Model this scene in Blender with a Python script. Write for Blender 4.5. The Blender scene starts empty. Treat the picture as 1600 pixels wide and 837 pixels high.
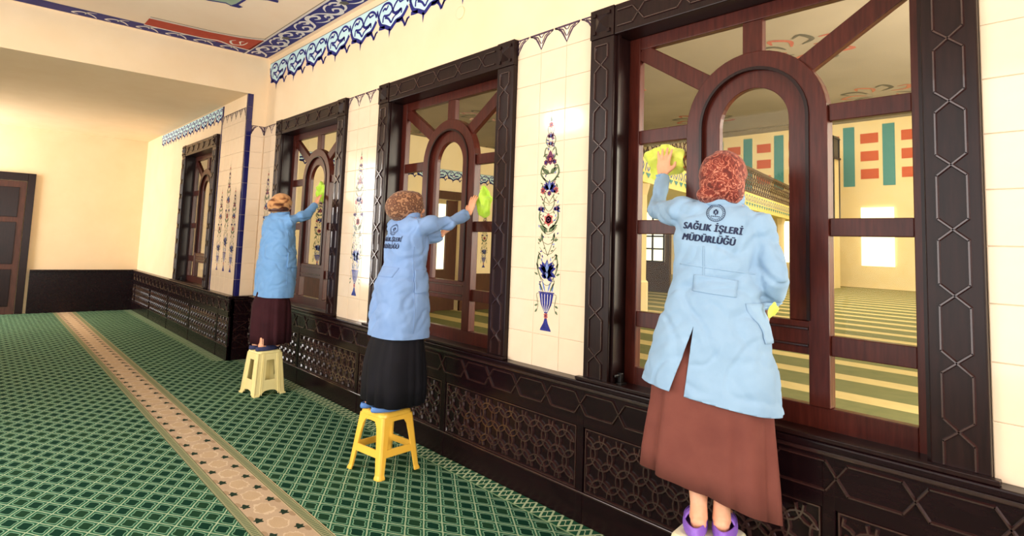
import bpy, bmesh, math, random
from mathutils import Vector, Matrix, noise
from mathutils.bvhtree import BVHTree

random.seed(7)
scene = bpy.context.scene
COL = scene.collection
PI = math.pi

# ------------------------------------------------------------------ camera
CAM = Vector((0.0, -2.9135, 1.65))
rot = (Matrix.Rotation(0.84469306, 3, 'Z') @ Matrix.Rotation(0.08770305, 3, 'X') @ Matrix.Rotation(-0.03563257, 3, 'Y'))
cd = bpy.data.cameras.new('camera')
cd.sensor_fit = 'HORIZONTAL'; cd.sensor_width = 36.0
cd.lens = 938.4777 / 1600 * 36
cd.shift_y = -(418.5 - 299.94) / 1600
cd.clip_start = 0.05; cd.clip_end = 200
cam = bpy.data.objects.new('camera', cd); COL.objects.link(cam)
m3 = Matrix((rot.col[0], rot.col[2], -rot.col[1])).transposed()
cam.matrix_world = Matrix.Translation(CAM) @ m3.to_4x4()
scene.camera = cam

# ------------------------------------------------------------------ world, lights, exposure
vs = scene.view_settings
scene.display_settings.display_device = 'sRGB'
vs.view_transform = 'Standard'; vs.look = 'None'; vs.gamma = 1.0; vs.use_curve_mapping = False
vs.exposure = -0.45
world = bpy.data.worlds.new('sky'); scene.world = world; world.use_nodes = True
wb = world.node_tree.nodes['Background']
wb.inputs['Color'].default_value = (0.86, 0.93, 1.0, 1); wb.inputs['Strength'].default_value = 1.1

def area_light(name, loc, direction, sx, sy, power, color):
    l = bpy.data.lights.new(name, 'AREA'); l.shape = 'RECTANGLE'; l.size = sx; l.size_y = sy
    l.energy = power; l.color = color
    o = bpy.data.objects.new(name, l); COL.objects.link(o)
    o.location = loc
    o.rotation_euler = Vector(direction).to_track_quat('-Z', 'Y').to_euler()
    return o

OPP_Y = -4.75
X_NEAR_L = 3.2
# daylight through the windows of the room's outer wall (behind the camera)
OPP_WINDOWS = [(-14.8, -13.2), (-6.2, -3.4), (-3.0, -0.2), (0.2, 3.0)]
DAY = (1.0, 0.95, 0.89)
for i, (a, b) in enumerate(OPP_WINDOWS):
    area_light('window_daylight', ((a+b)/2, OPP_Y-0.18, 2.05), (0, 1, -0.06), b-a, 3.1, [340, 230, 110, 35][i], DAY)
area_light('end_window_daylight', (X_NEAR_L-0.05+0.2, -2.6, 1.75), (-1, 0.05, -0.05), 2.4, 2.2, 360, DAY)
area_light('clerestory_daylight', (-7.35, OPP_Y-0.18, 3.92), (0.25, 1, -0.25), 0.8, 0.3, 34, (1, 0.98, 0.95))
# the prayer hall behind the glass: added fill lights, overhead and out of view
area_light('hall_top_fill', (-9, 20, 11.5), (0, 0, -1), 16, 16, 5200, (1.0, 0.90, 0.68))
area_light('hall_side_fill', (1.95, 4.0, 2.2), (-1, 0.02, -0.03), 5.5, 3.2, 1500, (1.0, 0.92, 0.80))  # no opening in the wall here; added to brighten the hall

# ------------------------------------------------------------------ material helpers
def lin(c):
    return tuple(((v/255)/12.92 if v/255 <= 0.04045 else ((v/255+0.055)/1.055)**2.4) for v in c) + (1.0,)

MATS = {}
def base_mat(name):
    m = bpy.data.materials.new(name); m.use_nodes = True
    nt = m.node_tree; b = nt.nodes['Principled BSDF']
    MATS[name] = m
    return m, nt, b

def setmat(b, color=None, rough=0.5, spec=0.5, metal=0.0, sheen=0.0, coat=0.0):
    if color is not None: b.inputs['Base Color'].default_value = color
    b.inputs['Roughness'].default_value = rough
    b.inputs['Specular IOR Level'].default_value = spec
    b.inputs['Metallic'].default_value = metal
    b.inputs['Sheen Weight'].default_value = sheen
    b.inputs['Coat Weight'].default_value = coat

class S:
    """socket wrapper: arithmetic on shader sockets"""
    def __init__(s, nt, sock): s.nt = nt; s.k = sock
    def _op(s, op, *args):
        n = s.nt.nodes.new('ShaderNodeMath'); n.operation = op
        for i, a in enumerate((s,)+args):
            if isinstance(a, S): s.nt.links.new(a.k, n.inputs[i])
            else: n.inputs[i].default_value = a
        return S(s.nt, n.outputs[0])
    def __add__(s, o): return s._op('ADD', o)
    def __sub__(s, o): return s._op('SUBTRACT', o)
    def __mul__(s, o): return s._op('MULTIPLY', o)
    def __truediv__(s, o): return s._op('DIVIDE', o)
    def frac(s): return s._op('FRACT')
    def floor(s): return s._op('FLOOR')
    def abs(s): return s._op('ABSOLUTE')
    def max(s, o): return s._op('MAXIMUM', o)
    def min(s, o): return s._op('MINIMUM', o)
    def gt(s, v): return s._op('GREATER_THAN', v)
    def lt(s, v): return s._op('LESS_THAN', v)
    def pow(s, v): return s._op('POWER', v)
    def sqrt(s): return s._op('SQRT')
    def sin(s): return s._op('SINE')
    def cos(s): return s._op('COSINE')
    def atan2(s, o): return s._op('ARCTAN2', o)

def coords(nt, kind='Object'):
    t = nt.nodes.new('ShaderNodeTexCoord'); sp = nt.nodes.new('ShaderNodeSeparateXYZ')
    nt.links.new(t.outputs[kind], sp.inputs[0])
    return t.outputs[kind], [S(nt, sp.outputs[i]) for i in range(3)]

def mixc(nt, fac, a, b):
    n = nt.nodes.new('ShaderNodeMix'); n.data_type = 'RGBA'
    for i, v in ((0, fac), (6, a), (7, b)):
        if isinstance(v, S): nt.links.new(v.k, n.inputs[i])
        elif hasattr(v, 'node'): nt.links.new(v, n.inputs[i])
        else: n.inputs[i].default_value = v
    return n.outputs[2]

def noise_tex(nt, vec, scale, detail=3, rough=0.5, stretch=None, distort=0.0):
    if stretch:
        mp = nt.nodes.new('ShaderNodeMapping'); mp.inputs['Scale'].default_value = stretch
        nt.links.new(vec, mp.inputs[0]); vec = mp.outputs[0]
    n = nt.nodes.new('ShaderNodeTexNoise'); n.inputs['Scale'].default_value = scale
    n.inputs['Detail'].default_value = detail; n.inputs['Roughness'].default_value = rough
    n.inputs['Distortion'].default_value = distort
    nt.links.new(vec, n.inputs['Vector'])
    return S(nt, n.outputs['Fac'])

def bump(nt, b, h, strength, dist=0.01):
    n = nt.nodes.new('ShaderNodeBump'); n.inputs['Strength'].default_value = strength
    n.inputs['Distance'].default_value = dist
    nt.links.new(h.k, n.inputs['Height']); nt.links.new(n.outputs[0], b.inputs['Normal'])

def ramp(nt, fac, stops):
    r = nt.nodes.new('ShaderNodeValToRGB'); nt.links.new(fac.k, r.inputs[0])
    e = r.color_ramp.elements
    while len(e) < len(stops): e.new(0.5)
    for i, (p, c) in enumerate(stops): e[i].position = p; e[i].color = c
    return r.outputs[0]

def mottled(name, c1, c2, scale=4, rough=0.6, spec=0.3, bstr=0.1, bscale=60, stretch=None, sheen=0.0, coat=0.0):
    m, nt, b = base_mat(name); setmat(b, None, rough, spec, sheen=sheen, coat=coat)
    v, _ = coords(nt)
    n = noise_tex(nt, v, scale, 4, 0.55, stretch)
    nt.links.new(ramp(nt, n, [(0.3, lin(c1)), (0.7, lin(c2))]), b.inputs['Base Color'])
    if bstr: bump(nt, b, noise_tex(nt, v, bscale, 3, 0.6, stretch), bstr, 0.004)
    return m

mottled('plaster', (241, 215, 177), (245, 221, 186), 2.5, 0.75, 0.25, 0.05, 120)
mottled('ceiling_paint', (250, 226, 202), (253, 232, 210), 2, 0.85, 0.2, 0.04, 100)
mottled('tile', (234, 210, 182), (239, 217, 190), 5, 0.10, 0.5, 0.02, 14)
mottled('navy_tile', (26, 26, 82), (38, 36, 100), 8, 0.08, 0.6, 0.02, 20)
mottled('grout', (230, 207, 178), (238, 216, 188), 20, 0.9, 0.1, 0.1, 100)
mottled('frame_wood', (24, 11, 11), (36, 18, 17), 9, 0.28, 0.22, 0.06, 30, (6, 6, 0.6))
mottled('dado_wood', (18, 7, 10), (28, 12, 15), 7, 0.24, 0.20, 0.05, 30, (0.8, 6, 5))
mottled('bead_wood', (44, 24, 24), (56, 32, 30), 12, 0.24, 0.6, 0.03, 40, coat=0.5)
mottled('sash_wood', (56, 20, 15), (78, 32, 24), 8, 0.28, 0.25, 0.05, 30, (7, 7, 0.7))
mottled('yellow_plastic', (248, 190, 66), (251, 198, 76), 6, 0.38, 0.5, 0.02, 60)
mottled('cream_plastic', (240, 222, 152), (245, 229, 165), 6, 0.42, 0.5, 0.02, 60)
mottled('white_plastic', (232, 226, 190), (238, 232, 202), 6, 0.42, 0.5, 0.02, 60)
mottled('skin', (226, 158, 122), (236, 176, 142), 14, 0.5, 0.4, 0.08, 160)
mottled('coat_pale', (134, 164, 194), (145, 175, 204), 5, 0.8, 0.15, 0.12, 45, sheen=0.1)
mottled('coat_mid', (120, 150, 198), (130, 160, 206), 5, 0.8, 0.15, 0.12, 45, sheen=0.1)
mottled('coat_deep', (108, 154, 206), (118, 163, 213), 5, 0.8, 0.15, 0.12, 45, sheen=0.1)
mottled('skirt_brown', (108, 60, 53), (120, 69, 60), 6, 0.85, 0.15, 0.08, 80)
mottled('skirt_black', (14, 13, 18), (22, 20, 27), 6, 0.8, 0.2, 0.08, 80)
mottled('skirt_maroon', (46, 20, 26), (60, 28, 34), 6, 0.85, 0.15, 0.08, 80)
mottled('neon_cloth', (182, 226, 64), (204, 238, 92), 18, 0.9, 0.1, 0.5, 180, sheen=0.3)
mottled('neon_cloth_yellow', (206, 218, 84), (222, 232, 110), 18, 0.9, 0.1, 0.5, 180, sheen=0.3)
mottled('purple_rubber', (136, 92, 196), (150, 106, 208), 8, 0.5, 0.4, 0.02, 80)
mottled('blue_rubber', (78, 122, 190), (92, 136, 200), 8, 0.5, 0.4, 0.02, 80)
mottled('navy_cloth_shoe', (50, 54, 88), (64, 68, 104), 20, 0.8, 0.2, 0.1, 120)
mottled('ink', (36, 44, 72), (44, 52, 80), 30, 0.7, 0.2, 0)
mottled('navy_paint', (26, 28, 112), (36, 38, 130), 9, 0.6, 0.3, 0)
mottled('sky_paint', (200, 234, 240), (212, 242, 244), 6, 0.65, 0.3, 0)
mottled('white_paint', (232, 224, 226), (242, 236, 234), 9, 0.65, 0.3, 0)
mottled('red_paint', (176, 58, 42), (190, 70, 52), 9, 0.65, 0.3, 0)
mottled('sage_paint', (150, 172, 156), (166, 186, 168), 9, 0.65, 0.3, 0)
mottled('line_paint', (96, 92, 84), (110, 104, 94), 9, 0.65, 0.3, 0)
mottled('print_navy', (34, 38, 110), (54, 62, 146), 40, 0.15, 0.5, 0)
mottled('print_plum', (92, 44, 78), (120, 60, 92), 40, 0.15, 0.5, 0)
mottled('print_green', (86, 104, 80), (112, 128, 96), 40, 0.15, 0.5, 0)
mottled('print_red', (176, 82, 84), (196, 108, 104), 40, 0.15, 0.5, 0)
mottled('print_sky', (104, 130, 190), (132, 156, 206), 40, 0.15, 0.5, 0)
mottled('print_dark', (62, 44, 66), (80, 58, 82), 40, 0.2, 0.5, 0)
mottled('hall_plaster', (250, 230, 182), (253, 236, 196), 2, 0.8, 0.2, 0)
mottled('hall_soffit', (150, 140, 126), (172, 160, 144), 0.6, 0.85, 0.2, 0)
mottled('hall_orange', (206, 96, 62), (220, 116, 78), 5, 0.7, 0.2, 0)
mottled('hall_teal', (70, 140, 150), (110, 172, 176), 9, 0.7, 0.2, 0)
mottled('rail_bronze', (70, 50, 34), (98, 72, 48), 9, 0.45, 0.4, 0)
mottled('brass', (186, 148, 84), (206, 170, 104), 9, 0.3, 0.5, 0)
mottled('black_iron', (26, 24, 24), (38, 36, 34), 9, 0.4, 0.5, 0)
mottled('dark_door', (60, 32, 24), (86, 48, 36), 8, 0.4, 0.4, 0.05, 30, (6, 6, 0.6))

def glass_mat():
    m = bpy.data.materials.new('glass'); m.use_nodes = True; nt = m.node_tree
    nt.nodes.remove(nt.nodes['Principled BSDF']); out = nt.nodes['Material Output']
    tr = nt.nodes.new('ShaderNodeBsdfTransparent'); tr.inputs[0].default_value = (0.93, 0.93, 0.90, 1)
    gl = nt.nodes.new('ShaderNodeBsdfGlossy'); gl.inputs['Roughness'].default_value = 0.01
    gl.inputs['Color'].default_value = (0.9, 0.9, 0.9, 1)
    fr = nt.nodes.new('ShaderNodeFresnel'); fr.inputs[0].default_value = 1.18
    mx = nt.nodes.new('ShaderNodeMixShader')
    ge = nt.nodes.new('ShaderNodeNewGeometry')   # one reflection per pane: none where the ray leaves the glass
    fac = S(nt, fr.outputs[0]) * (S(nt, ge.outputs['Backfacing']) * -1.0 + 1.0)
    nt.links.new(fac.k, mx.inputs[0]); nt.links.new(tr.outputs[0], mx.inputs[1])
    nt.links.new(gl.outputs[0], mx.inputs[2]); nt.links.new(mx.outputs[0], out.inputs[0])
    MATS['glass'] = m
glass_mat()

def emit_mat(name, c, strength):
    m, nt, b = base_mat(name); setmat(b, lin(c), 0.5)
    b.inputs['Emission Color'].default_value = lin(c); b.inputs['Emission Strength'].default_value = strength
emit_mat('window_glow', (255, 246, 214), 2.2)

def scarf_mat(name, stops, scale, kind):
    m, nt, b = base_mat(name); setmat(b, None, 0.7, 0.25, sheen=0.15)
    v, (x, y, z) = coords(nt)
    if kind == 'veins':
        n1 = noise_tex(nt, v, scale, 2, 0.5, None, 1.6)
        h = (n1 - 0.5).abs() * 6.0
    elif kind == 'blobs':
        vo = nt.nodes.new('ShaderNodeTexVoronoi'); vo.inputs['Scale'].default_value = scale
        nt.links.new(v, vo.inputs['Vector'])
        h = S(nt, vo.outputs['Distance']) * 1.25 + noise_tex(nt, v, scale*1.6, 2, 0.5, None, 1.2) * 0.5 - 0.2
    else:
        h = noise_tex(nt, v, scale, 1, 0.4, (1, 1, 1.8), 0.6)
    nt.links.new(ramp(nt, h, [(p, lin(c)) for p, c in stops]), b.inputs['Base Color'])
    bump(nt, b, noise_tex(nt, v, 40, 2), 0.15, 0.01)
scarf_mat('scarf_rust', [(0.0, (206, 148, 124)), (0.10, (168, 88, 68)), (0.22, (126, 48, 36)), (1.0, (92, 34, 27))], 24, 'veins')
scarf_mat('scarf_leopard', [(0.05, (58, 32, 26)), (0.24, (186, 140, 104)), (0.38, (80, 46, 36)), (0.54, (134, 90, 64)), (0.72, (72, 42, 34)), (0.95, (168, 122, 90))], 34, 'blobs')
scarf_mat('scarf_tan', [(0.34, (96, 54, 32)), (0.42, (146, 92, 56)), (0.47, (198, 144, 94)), (0.8, (216, 164, 112))], 9, 'patch')

def carpet_mat():
    m, nt, b = base_mat('carpet_green'); setmat(b, None, 0.95, 0.08)
    v, (x, y, z) = coords(nt)
    th = math.radians(33.5); s = 0.107
    p = (x * (math.sin(th)/s) + y * (math.cos(th)/s)); q = (x * (math.sin(th)/s) - y * (math.cos(th)/s))
    wob = (noise_tex(nt, v, 14, 2) - 0.5) * 0.10
    a = ((p + wob).frac() - 0.5).abs(); c = ((q + wob).frac() - 0.5).abs()
    line = a.max(c).gt(0.462)
    # rounded, slightly waisted loop inside each cell
    wa = a + ((c*2*PI*1.5).cos() * 0.03)
    sup = (wa.pow(4.0) + c.pow(4.0)).pow(0.25)
    loop = sup.gt(0.315) * sup.lt(0.372)
    inner = sup.lt(0.315)
    cell = nt.nodes.new('ShaderNodeTexWhiteNoise'); cell.noise_dimensions = '2D'
    cb = nt.nodes.new('ShaderNodeCombineXYZ')
    nt.links.new((p + wob).floor().k, cb.inputs[0]); nt.links.new((q + wob).floor().k, cb.inputs[1])
    nt.links.new(cb.outputs[0], cell.inputs['Vector'])
    rnd = S(nt, cell.outputs['Value'])
    pale = lin((158, 178, 146)); mid = lin((34, 84, 62)); dark = lin((10, 48, 34)); olive = lin((24, 56, 36))
    col = mixc(nt, inner, mid, mixc(nt, rnd.gt(0.55), dark, olive))
    col = mixc(nt, loop, col, lin((112, 150, 122)))
    col = mixc(nt, line, col, pale)
    # crossed-bar border that follows the wall
    yb = y + x.lt(-8.53) * 0.25
    t = (x / 0.155).frac(); tri = (t * 2 - 1).abs(); yy = (yb + 0.185) / 0.13
    zz = ((yy - tri).abs().lt(0.10)).max((yy - (tri * -1 + 1)).abs().lt(0.10))
    tw = ((t * 4 * PI).sin() * 0.16 + yy - 0.5).abs().lt(0.035)
    bord = yb.gt(-0.20)
    bcol = mixc(nt, zz.max(tw), lin((30, 78, 56)), lin((176, 192, 156)))
    bcol = mixc(nt, yb.gt(-0.05), bcol, lin((44, 96, 66)))
    bcol = mixc(nt, yb.lt(-0.188).max((yb + 0.045).abs().lt(0.008)), bcol, lin((130, 160, 120)))
    col = mixc(nt, bord, col, bcol)
    # beige runner with small dark flowers
    inband = y.lt(-1.265) * y.gt(-1.635)
    beige = mixc(nt, noise_tex(nt, v, 9, 3), lin((168, 144, 118)), lin((190, 168, 142)))
    def paws(y0, off, flip):
        px = ((x / 0.23 + off).frac() - 0.5) * 0.23; py = y - y0
        r = (px*px*0.7 + py*py*1.3).sqrt(); ang = py.atan2(px)
        return (r * ((ang*5).cos()*0.22 + 1.0)).lt(0.026), (((px + flip*0.05)*(px + flip*0.05)*0.35 + (py+flip*0.03)*(py+flip*0.03)*1.6).sqrt()).lt(0.022)
    f1, g1 = paws(-1.378, 0.57, -1); f2, g2 = paws(-1.538, 0.45, 1)
    mx = ((x / 0.23 + 0.07).frac() - 0.5) * 0.23; my = y + 1.455
    rr = (mx*mx*0.55 + my*my).sqrt() + (noise_tex(nt, v, 26, 2) - 0.5) * 0.06
    med = rr.gt(0.052) * rr.lt(0.062); medi = rr.lt(0.05)
    beige = mixc(nt, medi * 0.45, beige, lin((186, 160, 124)))
    beige = mixc(nt, med * 0.45, beige, lin((222, 202, 172)))
    beige = mixc(nt, g1.max(g2) * 0.6, beige, lin((136, 112, 84)))
    beige = mixc(nt, f1.max(f2), beige, lin((34, 50, 38)))
    side = y.gt(-1.335).max(y.lt(-1.575))
    e1 = (y + 1.30).abs().max(0.0); 
    d1 = ((y + 1.30).abs()).min((y + 1.605).abs())
    tick = ((x / 0.022).frac()).gt(0.5) * d1.lt(0.016)
    scol = mixc(nt, tick, lin((142, 142, 108)), lin((92, 106, 78)))
    scol = mixc(nt, d1.gt(0.026), scol, lin((84, 84, 60)))
    scol = mixc(nt, d1.gt(0.030), scol, lin((196, 178, 140)))
    beige = mixc(nt, side, beige, scol)
    col = mixc(nt, inband, col, beige)
    fib = noise_tex(nt, v, 220, 2)
    hue = nt.nodes.new('ShaderNodeHueSaturation'); nt.links.new(col, hue.inputs['Color'])
    nt.links.new((fib * 0.5 + 0.75).k, hue.inputs['Value'])
    nt.links.new(hue.outputs[0], b.inputs['Base Color'])
    bump(nt, b, fib + line * 0.6 + loop * 0.4, 0.35, 0.004)
carpet_mat()

def hall_carpet_mat():
    m, nt, b = base_mat('hall_carpet'); setmat(b, None, 0.9, 0.1)
    v, (x, y, z) = coords(nt)
    st = (y / 1.2).frac()
    col = mixc(nt, st.lt(0.34), lin((96, 104, 70)), lin((206, 186, 132)))  # pale stripes put the bands of light on the carpet into its colour
    col = mixc(nt, noise_tex(nt, v, 5, 3) * 0.5, col, lin((150, 140, 96)))
    nt.links.new(col, b.inputs['Base Color'])
hall_carpet_mat()

# ------------------------------------------------------------------ mesh helpers
class MB:
    def __init__(s): s.v = []; s.f = []; s.m = []
    def add(s, vs, fs, mi=0):
        o = len(s.v); s.v += [tuple(p) for p in vs]
        for f in fs: s.f.append([i+o for i in f]); s.m.append(mi)
    def box(s, x0, x1, y0, y1, z0, z1, mi=0):
        s.add([(x0,y0,z0),(x1,y0,z0),(x1,y1,z0),(x0,y1,z0),(x0,y0,z1),(x1,y0,z1),(x1,y1,z1),(x0,y1,z1)],
              [(0,3,2,1),(4,5,6,7),(0,1,5,4),(1,2,6,5),(2,3,7,6),(3,0,4,7)], mi)
    def prism(s, poly, y0, y1, mi=0):
        """polygon in (x, z), counter-clockwise seen from -Y, extruded from y0 (front) to y1"""
        n = len(poly)
        s.add([(x, y0, z) for x, z in poly] + [(x, y1, z) for x, z in poly],
              [tuple(range(n)), tuple(range(2*n-1, n-1, -1))] + [(i, i+n, (i+1) % n + n, (i+1) % n) for i in range(n)], mi)
    def ribbon(s, outer, inner, y0, y1, mi=0, closed=False):
        """band between two equally long (x, z) lines, extruded"""
        n = len(outer); vs = []
        for o, i in zip(outer, inner):
            vs += [(o[0], y0, o[1]), (i[0], y0, i[1]), (i[0], y1, i[1]), (o[0], y1, o[1])]
        fs = []
        for k in range(n if closed else n-1):
            a = 4*k; b2 = 4*((k+1) % n)
            for j in range(4): fs.append((a+j, a+(j+1) % 4, b2+(j+1) % 4, b2+j))
        if not closed: fs += [(3, 2, 1, 0), (4*n-4, 4*n-3, 4*n-2, 4*n-1)]
        s.add(vs, fs, mi)
    def bead(s, pts, y, w, h, mi=0, tf=None):
        """raised ridge along an (x, z) line standing out from plane y towards -Y"""
        for (ax, az), (bx, bz) in zip(pts[:-1], pts[1:]):
            dx, dz = bx-ax, bz-az; l = math.hypot(dx, dz)
            if l < 1e-6: continue
            nx, nz = -dz/l*w/2, dx/l*w/2; ex, ez = dx/l*w*0.15, dz/l*w*0.15
            vs = []
            for (px, pz, sg) in ((ax, az, -1), (bx, bz, 1)):
                px += ex*sg; pz += ez*sg
                vs += [(px+nx, y, pz+nz), (px+nx*0.45, y-h, pz+nz*0.45), (px-nx*0.45, y-h, pz-nz*0.45), (px-nx, y, pz-nz)]
            if tf: vs = [tf(*p) for p in vs]
            s.add(vs, [(0,4,5,1),(1,5,6,2),(2,6,7,3),(0,1,2,3),(7,6,5,4)], mi)
    def build(s, name, mats, parent=None, smooth=False, bevel=0.0, loc=None):
        me = bpy.data.meshes.new(name); me.from_pydata(s.v, [], s.f)
        if isinstance(mats, str): mats = [mats]
        for k in mats: me.materials.append(MATS[k])
        me.polygons.foreach_set('material_index', s.m)
        if smooth: me.polygons.foreach_set('use_smooth', [True]*len(me.polygons))
        me.update()
        return link(name, me, parent, bevel, loc)

def link(name, me, parent=None, bevel=0.0, loc=None):
    o = bpy.data.objects.new(name, me); COL.objects.link(o)
    if parent: o.parent = parent
    if loc: o.location = loc
    if bevel:
        b = o.modifiers.new('bevel', 'BEVEL'); b.width = bevel; b.segments = 2; b.limit_method = 'ANGLE'; b.angle_limit = math.radians(40)
    return o

def empty(name, loc=(0, 0, 0), rz=0.0):
    o = bpy.data.objects.new(name, None); COL.objects.link(o); o.location = loc; o.rotation_euler = (0, 0, rz)
    o.empty_display_size = 0.1
    return o

def tag(o, label, cat=None, group=None, kind=None):
    o['label'] = label
    if cat: o['category'] = cat
    if group: o['group'] = group
    if kind: o['kind'] = kind
    return o

def box_obj(name, mat, parent, *b, bevel=0.0):
    m = MB(); m.box(*b); return m.build(name, mat, parent, bevel=bevel)

# flat paint / print, drawn in (u, v) and laid on a surface by tf(u, v, layer)
class Paint:
    def __init__(s, tf): s.tf = tf; s.v = []; s.f = []; s.m = []
    def poly(s, pts, mi, layer=0):
        o = len(s.v); s.v += [s.tf(u, v, layer) for u, v in pts]
        s.f.append(list(range(o, o+len(pts)))); s.m.append(mi)
    def stroke(s, pts, w, mi, layer=1, taper=False, close=False):
        n = len(pts)
        if n < 2: return
        o = len(s.v)
        for i, (u, v) in enumerate(pts):
            a = pts[i-1] if i else (pts[-2] if close else pts[0]); b = pts[i+1] if i < n-1 else (pts[1] if close else pts[-1])
            dx, dz = b[0]-a[0], b[1]-a[1]; l = math.hypot(dx, dz) or 1
            ww = w/2
            if taper:
                t = i/(n-1); ww *= (0.25 + 0.75*math.sin(PI*min(max(t, 0.02), 0.98)))
            nx, nz = -dz/l*ww, dx/l*ww
            s.v.append(s.tf(u+nx, v+nz, layer)); s.v.append(s.tf(u-nx, v-nz, layer))
        for i in range(n-1):
            s.f.append([o+2*i, o+2*i+1, o+2*i+3, o+2*i+2]); s.m.append(mi)
    def build(s, name, mats, parent):
        me = bpy.data.meshes.new(name); me.from_pydata(s.v, [], s.f)
        for k in mats: me.materials.append(MATS[k])
        me.polygons.foreach_set('material_index', s.m); me.update()
        return link(name, me, parent)

def smooth_line(pts, n=6):
    """Catmull-Rom through the points"""
    out = []; P = [pts[0]] + list(pts) + [pts[-1]]
    for i in range(1, len(P)-2):
        p0, p1, p2, p3 = P[i-1], P[i], P[i+1], P[i+2]
        for k in range(n):
            t = k/n
            out.append(tuple(0.5*((2*b) + (c-a)*t + (2*a-5*b+4*c-d)*t*t + (-a+3*b-3*c+d)*t**3) for a, b, c, d in zip(p0, p1, p2, p3)))
    out.append(tuple(pts[-1]))
    return out

# ------------------------------------------------------------------ measures of the room
CEIL = 4.14; SILL = 0.84; WTOP = 3.17
WIN = [('window_1', -6.98), ('window_2', -4.258), ('window_3', -1.515)]
HALF = 1.0; XC = -8.53; STEP = -0.25; SOFFIT = 3.6
X_END = -15.0; X_NEAR = 3.2

# floor
m = MB(); m.add([(X_END, OPP_Y, 0), (X_NEAR, OPP_Y, 0), (X_NEAR, 0.2, 0), (X_END, 0.2, 0)], [(0, 1, 2, 3)])
floor = m.build('floor', 'carpet_green'); tag(floor, 'green lattice patterned prayer carpet with a beige flowered runner', 'carpet', kind='structure')

# ceiling
m = MB(); m.box(XC, X_NEAR, OPP_Y, 0.25, CEIL, CEIL+0.15)
ceil = m.build('ceiling', 'ceiling_paint'); tag(ceil, 'cream painted ceiling with a navy scrollwork border', 'ceiling', kind='structure')
m = MB(); m.box(X_END, XC, OPP_Y, 0.25, SOFFIT, CEIL+0.15)
low = m.build('trim_2', 'plaster'); tag(low, 'cream dropped beam across the far end of the ceiling', 'beam', kind='structure')

# main wall with three window openings
m = MB()
edges = [XC]
for _, c in WIN: edges += [c-HALF+0.1, c+HALF-0.1]
edges.append(X_NEAR)
for i in range(0, len(edges), 2): m.box(edges[i], edges[i+1], 0.0, 0.25, 0, CEIL)
for _, c in WIN:
    m.box(c-HALF+0.1, c+HALF-0.1, 0.0, 0.25, 0, SILL-0.02); m.box(c-HALF+0.1, c+HALF-0.1, 0.0, 0.25, WTOP-0.1, CEIL)
wall = m.build('wall_right', 'plaster'); tag(wall, 'long cream wall with three dark wooden windows and tiled strips between', 'wall', kind='structure')

# stepped-out wall at the far left
m = MB()
m.box(-9.74, XC, STEP, 0.25, 0, SOFFIT); m.box(-11.70, -9.74, STEP, 0.25, 0, SILL-0.02); m.box(-11.70, -9.74, STEP, 0.25, WTOP-0.1, SOFFIT)
m.box(X_END, -11.70, STEP, 0.25, 0, SOFFIT)
wall_l = m.build('wall_left', 'plaster'); tag(wall_l, 'cream wall stepping out beyond the navy corner strip', 'wall', kind='structure')

# end wall and outer wall (behind the camera)
m = MB(); m.box(X_END-0.2, X_END, OPP_Y, 0.25, 0, CEIL)
wall_e = m.build('wall_end', 'plaster'); tag(wall_e, 'cream end wall of the long room', 'wall', kind='structure')
m = MB(); m.box(X_NEAR, X_NEAR+0.1, OPP_Y, -3.85, 0, CEIL); m.box(X_NEAR, X_NEAR+0.1, -1.35, 0.25, 0, CEIL); m.box(X_NEAR, X_NEAR+0.1, -3.85, -1.35, 0, 0.6); m.box(X_NEAR, X_NEAR+0.1, -3.85, -1.35, 2.9, CEIL)
wall_n = m.build('wall_near', 'plaster'); tag(wall_n, 'cream wall at the near end of the room with a wide window opening', 'wall', kind='structure')
m = MB(); xs = [X_END]
for a, b in OPP_WINDOWS: xs += [a, b]
xs.append(X_NEAR)
for i in range(0, len(xs), 2): 
    if xs[i] < -7.8 < xs[i+1] or xs[i] < -7.0 < xs[i+1]:
        m.box(xs[i], -7.8, OPP_Y-0.1, OPP_Y, 0, CEIL); m.box(-6.9, xs[i+1], OPP_Y-0.1, OPP_Y, 0, CEIL)
        m.box(-7.8, -6.9, OPP_Y-0.1, OPP_Y, 0, 3.74); m.box(-7.8, -6.9, OPP_Y-0.1, OPP_Y, 4.10, CEIL)
    else: m.box(xs[i], xs[i+1], OPP_Y-0.1, OPP_Y, 0, CEIL)
for a, b in OPP_WINDOWS: m.box(a, b, OPP_Y-0.1, OPP_Y, 0, 0.5); m.box(a, b, OPP_Y-0.1, OPP_Y, 3.6, CEIL)
wall_o = m.build('wall_opposite', 'plaster'); tag(wall_o, 'cream outer wall behind the camera with large window openings', 'wall', kind='structure')

# ------------------------------------------------------------------ carved chain of stretched hexagons
def chain_lines(length, half, period, cross):
    """two lines that run parallel and swap sides in an X; returned in (along, across)"""
    n = max(1, round((length - cross*0.2)/period)); per = length/n
    A = [(0.0, half)]; B = [(0.0, -half)]; sg = 1
    for k in range(n):
        c = per*(k+0.5)
        for Lx, q in ((A, sg), (B, -sg)):
            Lx.append((c-cross/2, half*q)); Lx.append((c+cross/2, -half*q))
        sg = -sg
    A.append((length, half*sg)); B.append((length, -half*sg))
    return A, B

def corner_rosette(mb, cx, cz, y, r):
    mb.add([(cx-r, y, cz-r), (cx+r, y, cz-r), (cx+r, y, cz+r), (cx-r, y, cz+r), (cx, y-0.03, cz)], [(0,1,4),(1,2,4),(2,3,4),(3,0,4)])
    for sx, sz in ((-1, -1), (1, -1), (1, 1), (-1, 1)):
        q = 0.011
        x0, z0 = cx+sx*r*1.05, cz+sz*r*1.05
        mb.box(x0-q, x0+q, y-0.010, y, z0-q, z0+q)

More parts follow.
